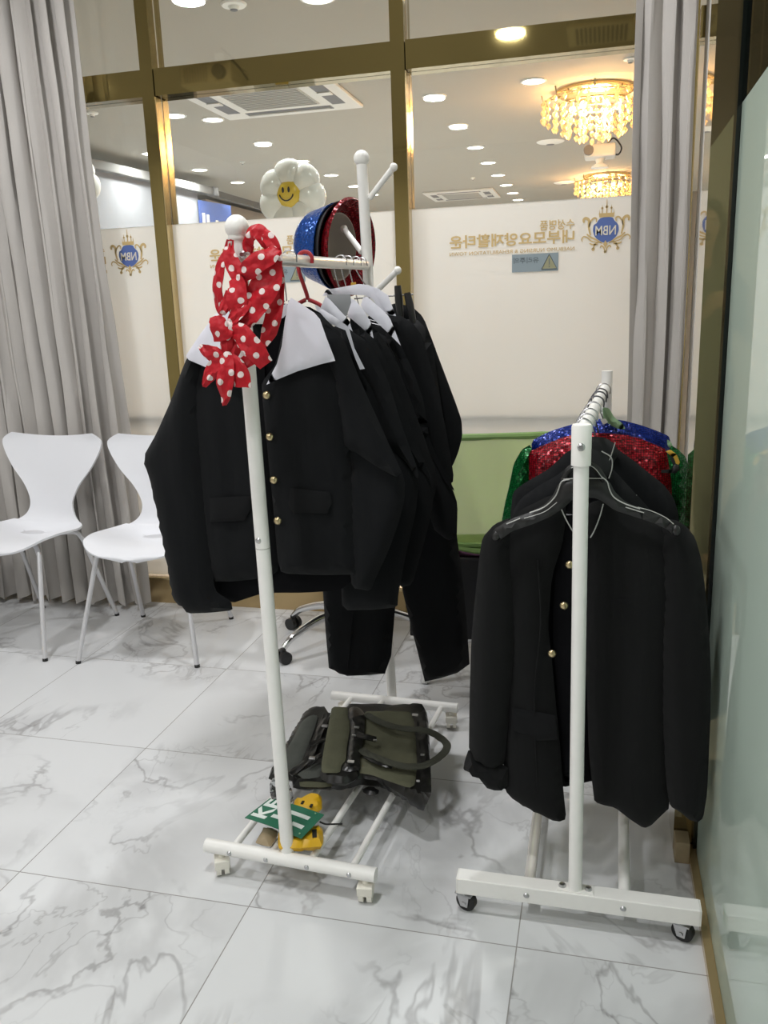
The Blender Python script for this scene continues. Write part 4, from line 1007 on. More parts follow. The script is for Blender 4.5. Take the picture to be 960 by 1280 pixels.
costume_jacket(1.94, -.66, [(435, 395), (455, 412), (468, 425), (482, 448), (500, 498), (520, 552), (538, 592), (542, 602), (540, 640), (527, 690), (515, 731), (500, 734), (480, 700), (478, 560), (450, 450)],
    [[(407, 370), (400, 386), (420, 401), (441, 415), (436, 400), (424, 387), (413, 375)]], 'third black costume jacket with a grey card tag hanging over its white collar', 20, .74,
    upper=[(445, 405), (468, 424), (482, 448), (500, 498), (520, 552), (541, 603), (520, 580), (502, 563), (490, 555), (478, 500)])
costume_jacket(2.01, -.65, [(455, 400), (470, 412), (485, 432), (505, 478), (528, 540), (546, 592), (545, 612), (538, 640), (505, 650), (490, 560), (470, 460)],
    [[(439, 373), (434, 396), (448, 408), (459, 416), (467, 423), (463, 402), (454, 387), (445, 376)]], 'fourth black costume jacket with a folded pointed white collar', 30, .74)
costume_jacket(2.08, -.64, [(478, 396), (492, 412), (502, 434), (516, 462), (530, 502), (536, 552), (552, 584), (566, 612), (572, 630), (571, 672), (560, 676), (540, 660), (520, 560), (490, 460)],
    [[(454, 372), (459, 371), (471, 381), (484, 393), (488, 399), (501, 432), (487, 418), (470, 402), (455, 389), (451, 381)]], 'fifth black costume jacket with a long white collar point near the far pole', 40, .74,
    upper=[(490, 420), (502, 434), (516, 462), (530, 502), (537, 550), (552, 582), (570, 616), (556, 602), (542, 574), (534, 566), (515, 500)])
costume_jacket(2.15, -.62, [(480, 385), (500, 394), (516, 404), (528, 420), (541, 468), (556, 528), (567, 592), (566, 604), (556, 600), (535, 575), (520, 560), (500, 450)],
    [[(403, 370), (408, 362), (421, 360), (437, 357), (448, 355), (459, 356), (473, 361), (485, 369), (495, 395), (487, 394), (474, 386), (466, 374), (456, 369), (430, 368)], [(466, 360), (474, 362), (485, 369), (495, 395), (486, 393), (476, 380)]], 'rearmost black costume jacket with a wide white collar round the hanger', 50, .74)
for y, lb_, sz in ((2.17, 'thin wire hanger carrying the grey card tag', .13), (2.235, 'thin wire hanger of the fourth costume jacket', .13), (2.31, 'thin wire hanger beside the far end of the tall rack rail', .14)):
    wire_hanger(y, .15, .05, M['wire'], lb_, A_, B_, hook=sz, group='hangers on the tall rack', hx=.01)
gt = obj('card_tag', vcloth([(409, 368), (438, 368), (439, 378), (433, 396), (425, 390), (409, 382)], 1.885, .0015, .0015, .004, it=0, step=.012), 'greycard')
tag(gt, 'grey card tag on the wire hanger among the white collars', 'tag')
yt = obj('price_tag', B(*(lambda p: (p.x-.007, p.x+.007, p.y-.001, p.y+.001, p.z-.008, p.z+.008))(at(442, 357, y=2.16))), M['amber'], None, False, .002)
tag(yt, 'tiny yellow paper tag tied under the far end of the rack rail', 'tag')
# black jacket at the far end and trousers on a clip hanger
bj = thing('black_jacket', 'plain black jacket at the far end of the tall rack behind all white collars', 'jacket', (-.50, 2.28, .8))
obj('body', vcloth([(452, 400), (492, 378), (516, 384), (528, 395), (536, 414), (546, 440), (548, 520), (545, 600), (530, 680), (470, 680), (455, 560)], 2.335, .02, .02, .05, wr=.006, seed=61, step=.02), 'black', bj)
obj('sleeve', vcloth([(520, 392), (530, 398), (540, 425), (557, 470), (569, 502), (577, 525), (578, 545), (573, 565), (566, 582), (556, 598), (540, 560), (528, 480)], 2.318, .028, .022, .05, wr=.007, seed=62), 'black', bj)
tz = thing('trousers', 'black trousers hanging from the clip hanger with both legs below the jackets', 'trousers', (-.55, 2.20, .35))
obj('waistband', vcloth([(468, 404), (520, 398), (532, 410), (532, 430), (470, 432)], 2.262, .012, .012, .03, step=.018), 'blackmatte', tz)
bm = vcloth([(425, 560), (470, 430), (505, 428), (508, 600), (500, 700), (494, 760), (489, 820), (481, 842), (455, 844), (434, 845), (411, 835), (407, 790), (403, 730), (402, 640)], 2.235, .030, .025, .035, wr=.006, wf=(10, 3), seed=71, step=.018, it=0)
obj('leg', bm, 'black', tz)
cr_ = obj('leg', vcloth([(500, 430), (540, 428), (560, 560), (570, 660), (580, 740), (584, 786), (587, 830), (572, 841), (550, 848), (531, 852), (522, 815), (512, 776), (503, 738), (500, 600)], 2.262, .030, .025, .035, wr=.006, wf=(10, 3), seed=72, step=.018, it=0), 'black', tz)
obj('crease', tube(bmesh.new(), [at(441, 765, y=2.203), at(438, 800, y=2.203), at(434, 843, y=2.203)], .0018, 6), 'black', tz)
ch_ = thing('clip_hanger', 'metal clip hanger with black clips gripping the trousers near the far pole', 'hanger', (-.5, 2.2, 1.25), 'hangers on the tall rack')
p, q = at(478, 372, y=2.29), at(512, 368, y=2.29)
obj('bar', tube(bmesh.new(), [p-Vector((.08, 0, 0)), q+Vector((.01, 0, 0))], .002, 8), M['wire'], ch_)
c = rail_at(A_, B_, 2.37)
obj('hook', tube(bmesh.new(), smooth_path([c+Vector((.018, 0, -.004)), c+Vector((.012, 0, .014)), c+Vector((-.006, 0, .019)), c+Vector((-.019, 0, .0)), c+Vector((0, 0, -.04)), p+Vector((-.02, 0, 0))]), .0018, 8), M['wire'], ch_)
for pa, pb_ in (((497, 357), (501, 402)), ((509, 366), (517, 404))):
    a, b_ = at(*pa, y=2.262), at(*pb_, y=2.262); obj('clip', tube(bmesh.new(), [a, a.lerp(b_, .4), b_], [.009, .011, .008], 10), 'blackplastic', ch_)
# ================================================================ right rack garments
YQ = 1.69
S1 = thing('suit_jacket', 'large black suit jacket at the front of the low rack with a turned-up left cuff', 'jacket', at(735, 800, y=YQ), 'black suit jackets on the low rack')
obj('back_panel', vcloth([(640, 650), (690, 625), (735, 615), (785, 630), (835, 655), (845, 800), (838, 960), (800, 985), (745, 975), (700, 985), (650, 960), (637, 800)], YQ+.03, .012, .012, .05, wr=.006, seed=81, step=.018), 'lining', S1)
obj('front_panel', vcloth([(622, 668), (645, 640), (690, 618), (706, 622), (708, 645), (703, 680), (690, 720), (685, 783), (689, 817), (694, 870), (700, 930), (704, 985), (708, 1024), (697, 1027), (675, 1018), (650, 1005), (634, 992), (629, 980), (630, 900), (636, 800), (628, 730)], YQ, .034, .015, .07, wr=.008, wf=(16, 3), seed=82), 'black2', S1)
obj('front_panel', vcloth([(724, 640), (738, 628), (760, 622), (800, 640), (842, 655), (852, 700), (840, 800), (836, 900), (838, 1009), (824, 1022), (814, 1032), (804, 1035), (790, 1026), (768, 1009), (743, 1003), (741, 985), (739, 970), (736, 940), (733, 850), (728, 760), (730, 700)], YQ-.004, .036, .015, .07, wr=.009, wf=(16, 3), seed=83), 'black2', S1)
obj('under_panel', vcloth([(700, 640), (735, 632), (745, 700), (742, 800), (738, 968), (720, 972), (706, 985), (698, 900), (690, 780)], YQ+.014, .010, .008, .04, wr=.006, seed=84), 'lining', S1)
obj('sleeve', vcloth([(640, 646), (618, 655), (603, 672), (599, 697), (594, 745), (589, 800), (587, 870), (586, 945), (612, 960), (630, 960), (636, 900), (642, 820), (645, 760), (640, 700)], YQ-.016, .036, .03, .055, wr=.010, wf=(14, 4), seed=85), 'black2', S1)
obj('cuff', vcloth([(586, 936), (600, 946), (629, 956), (636, 960), (634, 986), (628, 986), (611, 983), (600, 973), (588, 966), (579, 962), (581, 950)], YQ-.022, .040, .03, .03, wr=.004, seed=86, it=1), 'black2', S1)
obj('sleeve', vcloth([(826, 648), (845, 650), (858, 658), (869, 672), (877, 700), (883, 750), (887, 800), (889, 850), (888, 900), (884, 992), (879, 1023), (872, 1026), (864, 1026), (850, 1015), (838, 1008), (834, 990), (830, 950), (826, 880), (825, 800), (826, 740), (820, 690)], YQ-.016, .036, .03, .055, wr=.010, wf=(14, 4), seed=87), 'black2', S1)
for P_, nm in (([(702, 637), (708, 650), (716, 664), (722, 672)], 'piping'), ([(754, 630), (750, 645), (743, 663), (738, 672)], 'piping')):
    obj(nm, tube(bmesh.new(), smooth_path([at(*p, y=YQ-.044) for p in P_], 4), .0013, 6), 'piping', S1)
for P_ in ([(672, 700), (676, 780), (668, 870), (672, 990)], [(788, 700), (790, 800), (800, 900), (806, 1010)]):
    obj('seam', tube(bmesh.new(), smooth_path([at(*p, y=YQ-.036) for p in P_], 4), .0016, 6), 'black2', S1)
obj('breast_pocket', vcloth([(771, 748), (796, 748), (796, 754), (771, 755)], YQ-.040, .003, .003, .006, it=0, step=.01), 'flap', S1)
flap(S1, [(640, 884), (694, 894), (697, 925), (672, 926), (640, 912)], YQ-.034)
for px, py, yy in ((712, 706, -.030), (705, 757, -.036), (690, 817, -.040)): button(S1, px, py, YQ+yy-.006, .0088)
A2, B2 = RA, RB
wire_hanger(1.70, .11, .07, M['wire'], 'steel hook hanger of the large suit jacket on the low rack', A2, B2, hook=.115, hr=.0017, group='hangers on the low rack')
# the black plastic hanger laid outside the front jacket
yH = 1.635
HG = thing('plastic_hanger', 'wide black plastic hanger with silver edging in front of the large suit jacket', 'hanger', at(735, 620, y=yH), 'hangers on the low rack')
obj('arms', vcloth([(616, 662), (640, 648), (664, 640), (682, 630), (692, 618), (697, 606), (706, 598), (720, 596), (750, 596), (762, 602), (768, 614), (780, 626), (800, 636), (824, 644), (842, 654), (849, 664), (848, 668), (841, 668), (834, 662), (815, 653), (790, 645), (768, 638), (752, 626), (742, 622), (716, 624), (706, 634), (688, 646), (664, 656), (640, 664), (624, 676), (617, 674)], yH, .008, .006, .018, it=1, step=.011), 'blackplastic', HG)
obj('hub_arch', tube(bmesh.new(), smooth_path([at(*p, y=yH-.004) for p in [(703, 600), (712, 586), (730, 579), (745, 585), (756, 600)]], 5), .006, 8), 'blackplastic', HG)
obj('hub', vcloth([(705, 598), (714, 586), (730, 581), (746, 587), (757, 598)], yH+.003, .003, .003, .01, step=.01), 'blackmatte', HG)
for P_, w in (([(712, 599), (702, 602), (698, 612), (693, 622), (680, 634), (662, 641)], .0013), ([(752, 596), (759, 602), (762, 612), (768, 622), (782, 630), (800, 636)], .0013), ([(696, 628), (680, 640), (655, 648)], .0008),
              ([(782, 634), (805, 641)], .0011), ([(797, 634), (815, 639), (832, 647), (842, 655)], .0009), ([(633, 655), (650, 648)], .0011), ([(704, 599), (720, 598), (755, 598)], .0009), ([(714, 585), (730, 580), (743, 585), (752, 596)], .0009)):
    obj('silver_edging', tube(bmesh.new(), smooth_path([at(*p, y=yH-.0095) for p in P_], 4), w, 6), 'piping', HG)
for p in ((620, 670), (845, 663)):
    c = at(*p, y=yH-.002); obj('end_knob', ball(bmesh.new(), c, .008, 12, 8, 1, .8, 1.3), 'blackplastic', HG)
def rh(y, sz=.1, mat='wire', label='', hr=.0018, half=.15): return wire_hanger(y, .10, .06, M[mat], label, A2, B2, hook=sz, hr=hr, group='hangers on the low rack')
c = rail_at(A2, B2, yH); R_ = .0175
obj('hook', tube(bmesh.new(), smooth_path([c+Vector((R_, 0, -.004)), c+Vector((R_*.7, 0, R_*.8)), c+Vector((-.004, 0, R_+.003)), c+Vector((-R_, 0, .004)), c+Vector((-.012, 0, -.03)), at(733, 580, y=yH)]), .0019, 8), M['wire'], HG)
# second and third black jackets
def dark_jacket(y, P, collar, pipe, label, seed):
    r = thing('suit_jacket', label, 'jacket', at(740, 700, y=y), 'black suit jackets on the low rack')
    obj('body', vcloth(P, y, .035, .025, .06, wr=.008, seed=seed, step=.018), 'black', r)
    obj('collar', vcloth(collar, y-.028, .012, .01, .02, step=.012, wr=.003, seed=seed+1), 'blackmatte', r)
    obj('piping', tube(bmesh.new(), smooth_path([at(*p, y=y-.043) for p in pipe], 4), .0013, 6), 'piping', r); return r
dark_jacket(1.775, [(700, 592), (715, 578), (735, 570), (752, 575), (765, 585), (790, 612), (812, 636), (835, 665), (840, 720), (838, 900), (640, 900), (632, 720), (640, 640), (652, 622), (675, 606)],
    [(716, 586), (718, 568), (728, 560), (742, 561), (757, 568), (765, 580), (760, 596), (744, 604), (722, 604)], [(752, 564), (764, 572), (765, 585), (761, 598)], 'second black suit jacket with a raised collar behind the plastic hanger', 91)
dark_jacket(1.88, [(712, 562), (735, 555), (770, 560), (790, 574), (812, 592), (830, 606), (842, 622), (849, 645), (850, 720), (845, 850), (650, 850), (638, 700), (638, 645), (641, 615), (655, 604), (685, 587)],
    [(722, 566), (726, 552), (740, 545), (756, 547), (768, 554), (774, 566), (766, 580), (740, 582)], [(769, 553), (765, 566), (761, 578)], 'third black suit jacket between the second one and the red sequin top', 95)
def seq_top(y, P, mat, label, seed, sleeves=()):
    r = thing('sequin_jacket', label, 'jacket', at(745, 700, y=y), 'sequin jackets on the low rack')
    obj('body', vcloth(P, y, .03, .025, .06, wr=.006, seed=seed, step=.02), mat, r)
    for i, s in enumerate(sleeves): obj('sleeve', vcloth(s, y-.01, .03, .025, .04, wr=.006, seed=seed+2+i, step=.018), mat, r)
    return r
seq_top(1.99, [(661, 565), (680, 556), (700, 548), (720, 542), (752, 541), (780, 543), (800, 548), (820, 556), (833, 562), (838, 590), (840, 615), (842, 700), (840, 800), (665, 800), (660, 700), (661, 600)], 'red_sequin', 'red sequin jacket on the low rack in front of the blue one', 101)
seq_top(2.17, [(664, 556), (667, 549), (690, 538), (720, 529), (752, 523), (777, 525), (800, 531), (820, 538), (836, 545), (838, 552), (836, 640), (830, 760), (670, 760), (664, 640)], 'bluedeep_sequin', 'deep blue sequin jacket showing only its shoulders at the back of the low rack', 105)
seq_top(2.08, [(650, 578), (668, 568), (700, 562), (800, 562), (832, 566), (848, 574), (845, 660), (840, 760), (660, 760), (652, 660)], 'green_sequin', 'green sequin jacket with sleeves showing either side of the red one', 109,
    sleeves=([(664, 555), (652, 562), (642, 580), (637, 605), (631, 630), (627, 652), (630, 700), (652, 700), (662, 640), (668, 590)], [(838, 556), (848, 562), (858, 572), (861, 590), (861, 630), (858, 656), (852, 690), (838, 690), (834, 640), (832, 590)]))
rh(1.775, .10, 'wire', 'steel hook hanger of the second suit jacket near the front pole of the low rack'); rh(1.88, .10, 'wire', 'steel hook hanger of the third suit jacket on the low rack')
rh(1.985, .085, 'darkwire', 'dark hook hanger of the red sequin jacket on the low rack'); rh(2.075, .085, 'darkwire', 'dark hook hanger of the green sequin jacket on the low rack'); rh(2.25, .08, 'wire', 'hook hanger at the far end of the low rack rail')
mh = thing('mint_hanger', 'mint green plastic hanger sticking out of the blue sequin jacket', 'hanger', at(765, 525, y=2.15), 'hangers on the low rack')
obj('arm', vcloth([(753, 509), (761, 510), (768, 522), (778, 529), (782, 536), (774, 537), (762, 531), (754, 524)], 2.125, .005, .005, .012, step=.011), 'mint', mh)
obj('arm_tip', vcloth([(834, 549), (839, 553), (843, 562), (839, 563), (834, 556)], 2.125, .004, .004, .008, step=.008), 'mint', mh)
c = rail_at(A2, B2, 2.15)
obj('hook', tube(bmesh.new(), smooth_path([c+Vector((.016, 0, -.004)), c+Vector((.012, 0, .014)), c+Vector((-.006, 0, .019)), c+Vector((-.018, 0, 0)), c+Vector((-.004, 0, -.03)), at(752, 514, y=2.13)]), .0018, 8), M['darkwire'], mh)
ah = thing('hanger_tip', 'amber and black hanger end poking out of the right shoulder of the red sequin jacket', 'hanger', at(843, 570, y=1.95), 'hangers on the low rack'); ah.name = 'trouser_hanger'
obj('arm', vcloth([(832, 564), (838, 562), (846, 568), (850, 578), (848, 581), (844, 579), (841, 571), (836, 568)], 1.940, .005, .005, .01, step=.008), 'amber', ah)
obj('grip', vcloth([(836, 568), (842, 572), (845, 580), (849, 581), (849, 588), (844, 592), (832, 591), (826, 591), (827, 587), (839, 587), (842, 582), (838, 574)], 1.936, .004, .004, .01, it=0, step=.008), 'blackplastic', ah)
obj('clip_block', vcloth([(750, 524), (757, 523), (760, 528), (754, 531)], 2.02, .006, .006, .01, step=.008), M['whitecap'], rr)

# ================================================================ hats on the peg
def hat_prof(R, h, rc, fl): return [(0, -h), (rc*.5, -h), (rc*.86, -h*.96), (rc, -h*.80), (R*.97, -h*.12), (R, 0)]
hc = at(427, 309, y=2.53)
rv, up_, fw_ = CR, CU, CF
axis = (rv*.885 - up_*.17 - fw_*.43).normalized()
HT = thing('bucket_hat', 'blue sequin bucket hat hooked on the tall rack by the far pole', 'hat', hc, 'sequin hats on the tall rack')
shift = hc-axis*.035
def shell(prof, th): return prof + [(max(0, r-th), h+(th if r < prof[1][0]*1.2 else 0)) for r, h in reversed(prof)]
obj('crown', lathe(bmesh.new(), [(0, -.088), (.055, -.088), (.088, -.080), (.106, -.060), (.128, .004), (.134, .018), (.129, .018), (.101, -.056), (.084, -.074), (0, -.082)], shift, axis, 40, .95), 'blue_sequin', HT)
HK = thing('bucket_hat', 'black hat nested between the blue and red sequin hats', 'hat', hc-axis*.015, 'sequin hats on the tall rack')
obj('crown', lathe(bmesh.new(), [(0, -.076), (.075, -.072), (.094, -.055), (.118, .006), (.139, .034), (.134, .034), (.112, .006), (.09, -.05), (0, -.068)], shift+axis*.004, axis, 40, .95), 'blackmatte', HK)
HR = thing('bucket_hat', 'red sequin hat innermost of the nest with its opening towards the pole', 'hat', hc, 'sequin hats on the tall rack')
bm = lathe(bmesh.new(), [(0, -.072), (.072, -.066), (.088, -.045), (.106, .018), (.146, .062), (.150, .060), (.144, .068), (.104, .024), (.103, .018)], shift+axis*.006, axis, 40, .95)
obj('crown', bm, 'red_sequin', HR)
obj('lining', lathe(bmesh.new(), [(0, -.062), (.070, -.057), (.084, -.040), (.102, .020), (.104, .022), (.100, .022), (.082, -.036), (.068, -.053), (0, -.058)], shift+axis*.006, axis, 40, .95), 'hatlining', HR)

# ================================================================ polka dot scarf knotted round the front pole
SCF = thing('scarf', 'red scarf with white polka dots knotted round the ball-topped front pole', 'scarf', at(305, 400, y=1.56))
def spx(pts, y): return [at(230+a*.2032, 260+b_*.2032, y=(y[i] if isinstance(y, (list, tuple)) else y)) for i, (a, b_) in enumerate(pts)]
W = .2032/1048*1.62
def rb(pts, w, y, n0=(0, -1, 0), bow=.25, seed=0, nm='loop', crump=.007):
    obj(nm, ribbon(bmesh.new(), spx(pts, y), [k*W*1.12 for k in w] if isinstance(w, (list, tuple)) else w*W*1.12, n0, bow=bow*.45, uvoff=seed, crump=crump, th=.0016), 'polka', SCF)
rb([(275, 195), (262, 270), (232, 340), (214, 430), (206, 520), (216, 600), (240, 660)], [28, 50, 66, 84, 84, 66, 40], 1.552, (-.5, -1, 0), seed=1)
rb([(285, 195), (278, 270), (300, 340), (330, 400), (352, 470), (368, 560), (366, 640)], [36, 60, 86, 90, 76, 66, 60], [1.556, 1.550, 1.546, 1.542, 1.542, 1.546, 1.55], seed=2)
rb([(402, 290), (398, 215), (418, 155), (452, 140), (490, 180), (512, 240), (505, 290)], [40, 80, 92, 86, 80, 60, 40], [1.59, 1.585, 1.575, 1.57, 1.57, 1.57, 1.575], (0, -1, .5), bow=.45, seed=3)
rb([(480, 150), (535, 200), (562, 270), (575, 360), (578, 470), (566, 570), (548, 670), (520, 760), (488, 845)], [60, 72, 66, 60, 74, 96, 100, 88, 40], [1.575, 1.56, 1.555, 1.556, 1.558, 1.558, 1.556, 1.552, 1.545], seed=4)
rb([(575, 250), (520, 300), (455, 335), (400, 380), (350, 420)], [70, 100, 106, 100, 70], [1.55, 1.540, 1.534, 1.532, 1.540], seed=5)
rb([(572, 330), (530, 420), (485, 500), (440, 580), (400, 660), (350, 715), (300, 735)], [60, 150, 165, 150, 120, 80, 60], [1.552, 1.546, 1.540, 1.536, 1.532, 1.530, 1.532], seed=6)
rb([(310, 430), (330, 480), (325, 560), (335, 620), (350, 690)], [70, 110, 120, 110, 60], [1.540, 1.530, 1.524, 1.526, 1.53], bow=.4, seed=7)
rb([(390, 560), (340, 630), (300, 690), (285, 720)], [70, 80, 60, 40], [1.53, 1.520, 1.520, 1.522], bow=.4, seed=8)
rb([(290, 520), (255, 600), (232, 650)], [60, 66, 40], 1.536, bow=.3, seed=9)
rb([(300, 735), (262, 745), (215, 742), (170, 750)], [56, 110, 145, 128], [1.522, 1.514, 1.512, 1.516], bow=.35, seed=10, nm='bow_end')
rb([(295, 735), (350, 775), (400, 830), (450, 890), (505, 965)], [70, 118, 118, 116, 84], [1.520, 1.512, 1.508, 1.510, 1.514], bow=.25, seed=11, nm='bow_end')
rb([(270, 720), (262, 790), (258, 850), (262, 910)], [50, 76, 80, 60], [1.528, 1.522, 1.520, 1.522], bow=.4, seed=12)
rb([(330, 800), (310, 860), (295, 920)], [50, 78, 60], [1.53, 1.526, 1.524], bow=.4, seed=13)
rb([(255, 920), (190, 905), (140, 880), (95, 850)], [60, 96, 76, 26], [1.518, 1.514, 1.514, 1.518], bow=.3, seed=14, nm='bow_end')
rb([(245, 935), (190, 980), (155, 1030), (122, 1095)], [60, 86, 80, 30], [1.518, 1.516, 1.516, 1.520], bow=.3, seed=15, nm='bow_end')
rb([(262, 905), (258, 990), (252, 1080), (252, 1150), (240, 1210)], [76, 100, 100, 70, 34], [1.514, 1.508, 1.508, 1.510, 1.514], bow=.28, seed=16, nm='tail')
rb([(285, 920), (325, 970), (355, 1030), (365, 1100)], [60, 90, 108, 106], [1.516, 1.514, 1.514, 1.518], bow=.3, seed=17, nm='tail')
rb([(420, 920), (375, 950), (330, 970), (290, 950)], [74, 66, 56, 50], [1.524, 1.520, 1.518, 1.516], bow=.35, seed=18)
obj('knot', ball(bmesh.new(), spx([(285, 735)], 1.522)[0], .011, 14, 10, 1, .8, 1.2), M['polka'], SCF)
obj('knot', ball(bmesh.new(), spx([(268, 915)], 1.518)[0], .010, 14, 10, 1, .8, 1.1), M['polka'], SCF)

# ================================================================ on the shelf of the tall rack
def bag_z(u, v): return 0
def bpx(P): return [(325+a*.25, 870+b_*.25) for a, b_ in P]
BA = thing('messenger_bag', 'grey-green canvas satchel with black trim, the left one lying on the rack slats', 'bag', (-.80, 2.0, .10), 'folded canvas satchels on the rack shelf')
obj('body', hcloth(bpx([(35, 412), (160, 200), (205, 120), (250, 85), (345, 78), (420, 250), (410, 420), (380, 462), (165, 465), (160, 420), (80, 420)]), 0.098, 0.028, 0.012, 0.016, wr=.006, seed=3, step=.014), 'bagtrim', BA)
obj('flap', hcloth(bpx([(55, 390), (150, 240), (212, 122), (262, 92), (290, 100), (275, 160), (240, 250), (205, 340), (160, 380), (100, 396)]), 0.129, 0.005, 0.004, 0.007, wr=.003, seed=5, step=.012), 'greycanvas', BA)
obj('pocket', hcloth(bpx([(165, 408), (240, 350), (300, 330), (330, 360), (300, 405), (230, 415)]), 0.126, .006, .004, .01, seed=6, step=.012), 'greycanvas', BA)
obj('pocket', hcloth(bpx([(195, 425), (290, 430), (400, 440), (330, 458), (200, 455)]), 0.114, .006, .004, .01, seed=7, step=.012), 'olive', BA)
def strap(parent, P, zs, w, mat='strap', nm='strap', n0=(0, -.2, 1), bow=.1):
    pts = [at(*p, z=z-.02) for p, z in zip(bpx(P), zs)]
    obj(nm, ribbon(bmesh.new(), pts, w, n0, th=.002, bow=bow*.2, crump=.003), mat, parent)
strap(BA, [(335, 85), (300, 170), (265, 260), (230, 330), (150, 390)], [.158, .160, .160, .158, .15], .022, 'bagtrim', 'trim_band')
strap(BA, [(250, 240), (330, 215), (380, 205)], [.166, .168, .166], .016, 'bagtrim')
strap(BA, [(240, 350), (280, 310), (310, 290)], [.164, .170, .168], .016, 'bagtrim')
for p in ((262, 312), (325, 150)):
    c = at(*bpx([p])[0], z=.152); bm = B(c.x-.009, c.x+.009, c.y-.006, c.y+.006, c.z-.002, c.z+.003); obj('buckle', bm, 'steel', BA, False, .001)
BBg = thing('messenger_bag', 'olive green canvas satchel with looped handle, the right one on the rack slats', 'bag', (-.50, 2.0, .10), 'folded canvas satchels on the rack shelf')
obj('body', hcloth(bpx([(335, 420), (330, 300), (420, 70), (520, 68), (700, 72), (800, 64), (832, 72), (842, 130), (852, 300), (860, 480), (832, 545), (795, 540), (700, 490), (600, 425), (500, 412), (440, 435), (360, 440)]), 0.122, 0.027, 0.026, 0.016, wr=.005, seed=8, step=.014), 'bagtrim', BBg)
obj('front_face', hcloth(bpx([(515, 76), (640, 76), (750, 76), (770, 130), (782, 250), (785, 350), (775, 445), (745, 460), (640, 425), (560, 395), (490, 385), (500, 300), (520, 200)]), 0.152, 0.005, 0.004, 0.007, wr=.004, seed=9, step=.012), 'olive', BBg)
obj('flap', hcloth(bpx([(360, 52), (440, 58), (440, 110), (450, 130), (448, 180), (435, 250), (430, 320), (408, 345), (400, 385), (310, 385), (306, 350), (325, 230), (345, 130)]), 0.166, 0.006, 0.005, 0.007, wr=.003, seed=10, step=.012), 'olive', BBg)
obj('roll', hcloth(bpx([(300, 372), (420, 385), (470, 375), (500, 395), (470, 425), (420, 440), (340, 432), (302, 410)]), 0.148, .016, .012, .014, seed=11, step=.012), 'bagtrim', BBg)
obj('flap_border', hcloth(bpx([(445, 58), (500, 60), (525, 90), (520, 190), (500, 300), (500, 370), (440, 380), (408, 372), (412, 345), (434, 320), (440, 250), (452, 180), (450, 130), (442, 110)]), 0.164, .008, .005, .012, seed=12, step=.012), 'bagtrim', BBg)
strap(BBg, [(530, 88), (580, 120), (650, 148), (740, 165), (810, 170), (880, 195), (930, 235), (930, 270), (890, 310), (830, 345), (770, 352), (690, 345), (600, 315), (530, 285), (505, 265)],
      [.188, .196, .200, .202, .205, .206, .204, .202, .200, .200, .200, .198, .196, .192, .186], .021, 'strap', 'handle', bow=.15)
strap(BBg, [(530, 300), (590, 330), (665, 352)], [.190, .194, .190], .018, 'bagtrim')
strap(BBg, [(480, 190), (530, 205), (580, 218)], [.200, .204, .198], .020, 'bagtrim')
strap(BBg, [(805, 80), (812, 180), (820, 280), (828, 400), (830, 480)], [.180, .184, .184, .182, .178], .026, 'bagtrim', 'side_trim')
for p, s in (((484, 157), .010), ((470, 197), .008), ((455, 328), .012), ((575, 222), .007), ((790, 425), .006), ((812, 295), .007), ((775, 95), .012)):
    c = at(*bpx([p])[0], z=.183); o = obj('buckle', B(c.x-s*.7, c.x+s*.7, c.y-s*.3, c.y+s*.3, c.z-.002, c.z+.003), 'steel' if s < .011 else 'acgrille', BBg, False, .001)
obj('side_buckle', hcloth(bpx([(510, 462), (560, 458), (598, 470), (590, 492), (545, 496), (515, 482)]), 0.090, .008, .006, .008, step=.008), 'blackplastic', BBg)
# green card with white letters, clear cover over yellow cases
def cpx(P): return [(295+a*.14583, 980+b_*.14583) for a, b_ in P]
zc = .130
cc_ = at(350, 1020, z=zc)
CG = thing('number_card', 'green card with white KF 11 lettering leaning on the front slats', 'card', cc_)
K4 = [at(*p, z=z) for p, z in zip(cpx([(75, 290), (290, 125), (755, 265), (560, 470)]), (.120, .132, .132, .122))]
def cardp(u, v, d):
    "u along the letters, v up the letters (0..1)"
    a = K4[0].lerp(K4[1], v if False else 0)
    return None
c00, c01, c11, c10 = K4       # left, top, right, bottom corners
nrm = (c01-c00).cross(c10-c00).normalized()
if nrm.z < 0: nrm = -nrm
def cq(s, t, d=0): return (c00*(1-s)*(1-t)+c01*s*(1-t)+c10*(1-s)*t+c11*s*t)+nrm*d      # s: left->top edge, t: towards lower right
bm = bmesh.new(); nS, nT = 6, 10
g1 = [[bm.verts.new(cq(i/nS, j/nT, .0008+.004*math.sin(PI*j/nT))) for j in range(nT+1)] for i in range(nS+1)]
g2 = [[bm.verts.new(cq(i/nS, j/nT, -.0008+.004*math.sin(PI*j/nT))) for j in range(nT+1)] for i in range(nS+1)]
for i in range(nS):
    for j in range(nT): bm.faces.new((g1[i][j], g1[i+1][j], g1[i+1][j+1], g1[i][j+1])); bm.faces.new((g2[i][j], g2[i][j+1], g2[i+1][j+1], g2[i+1][j]))
for i in range(nS):
    for j in (0, nT): bm.faces.new((g1[i][j], g1[i+1][j], g2[i+1][j], g2[i][j]))
for j in range(nT):
    for i in (0, nS): bm.faces.new((g1[i][j], g1[i][j+1], g2[i][j+1], g2[i][j]))
obj('card', bm, 'cardgreen', CG)
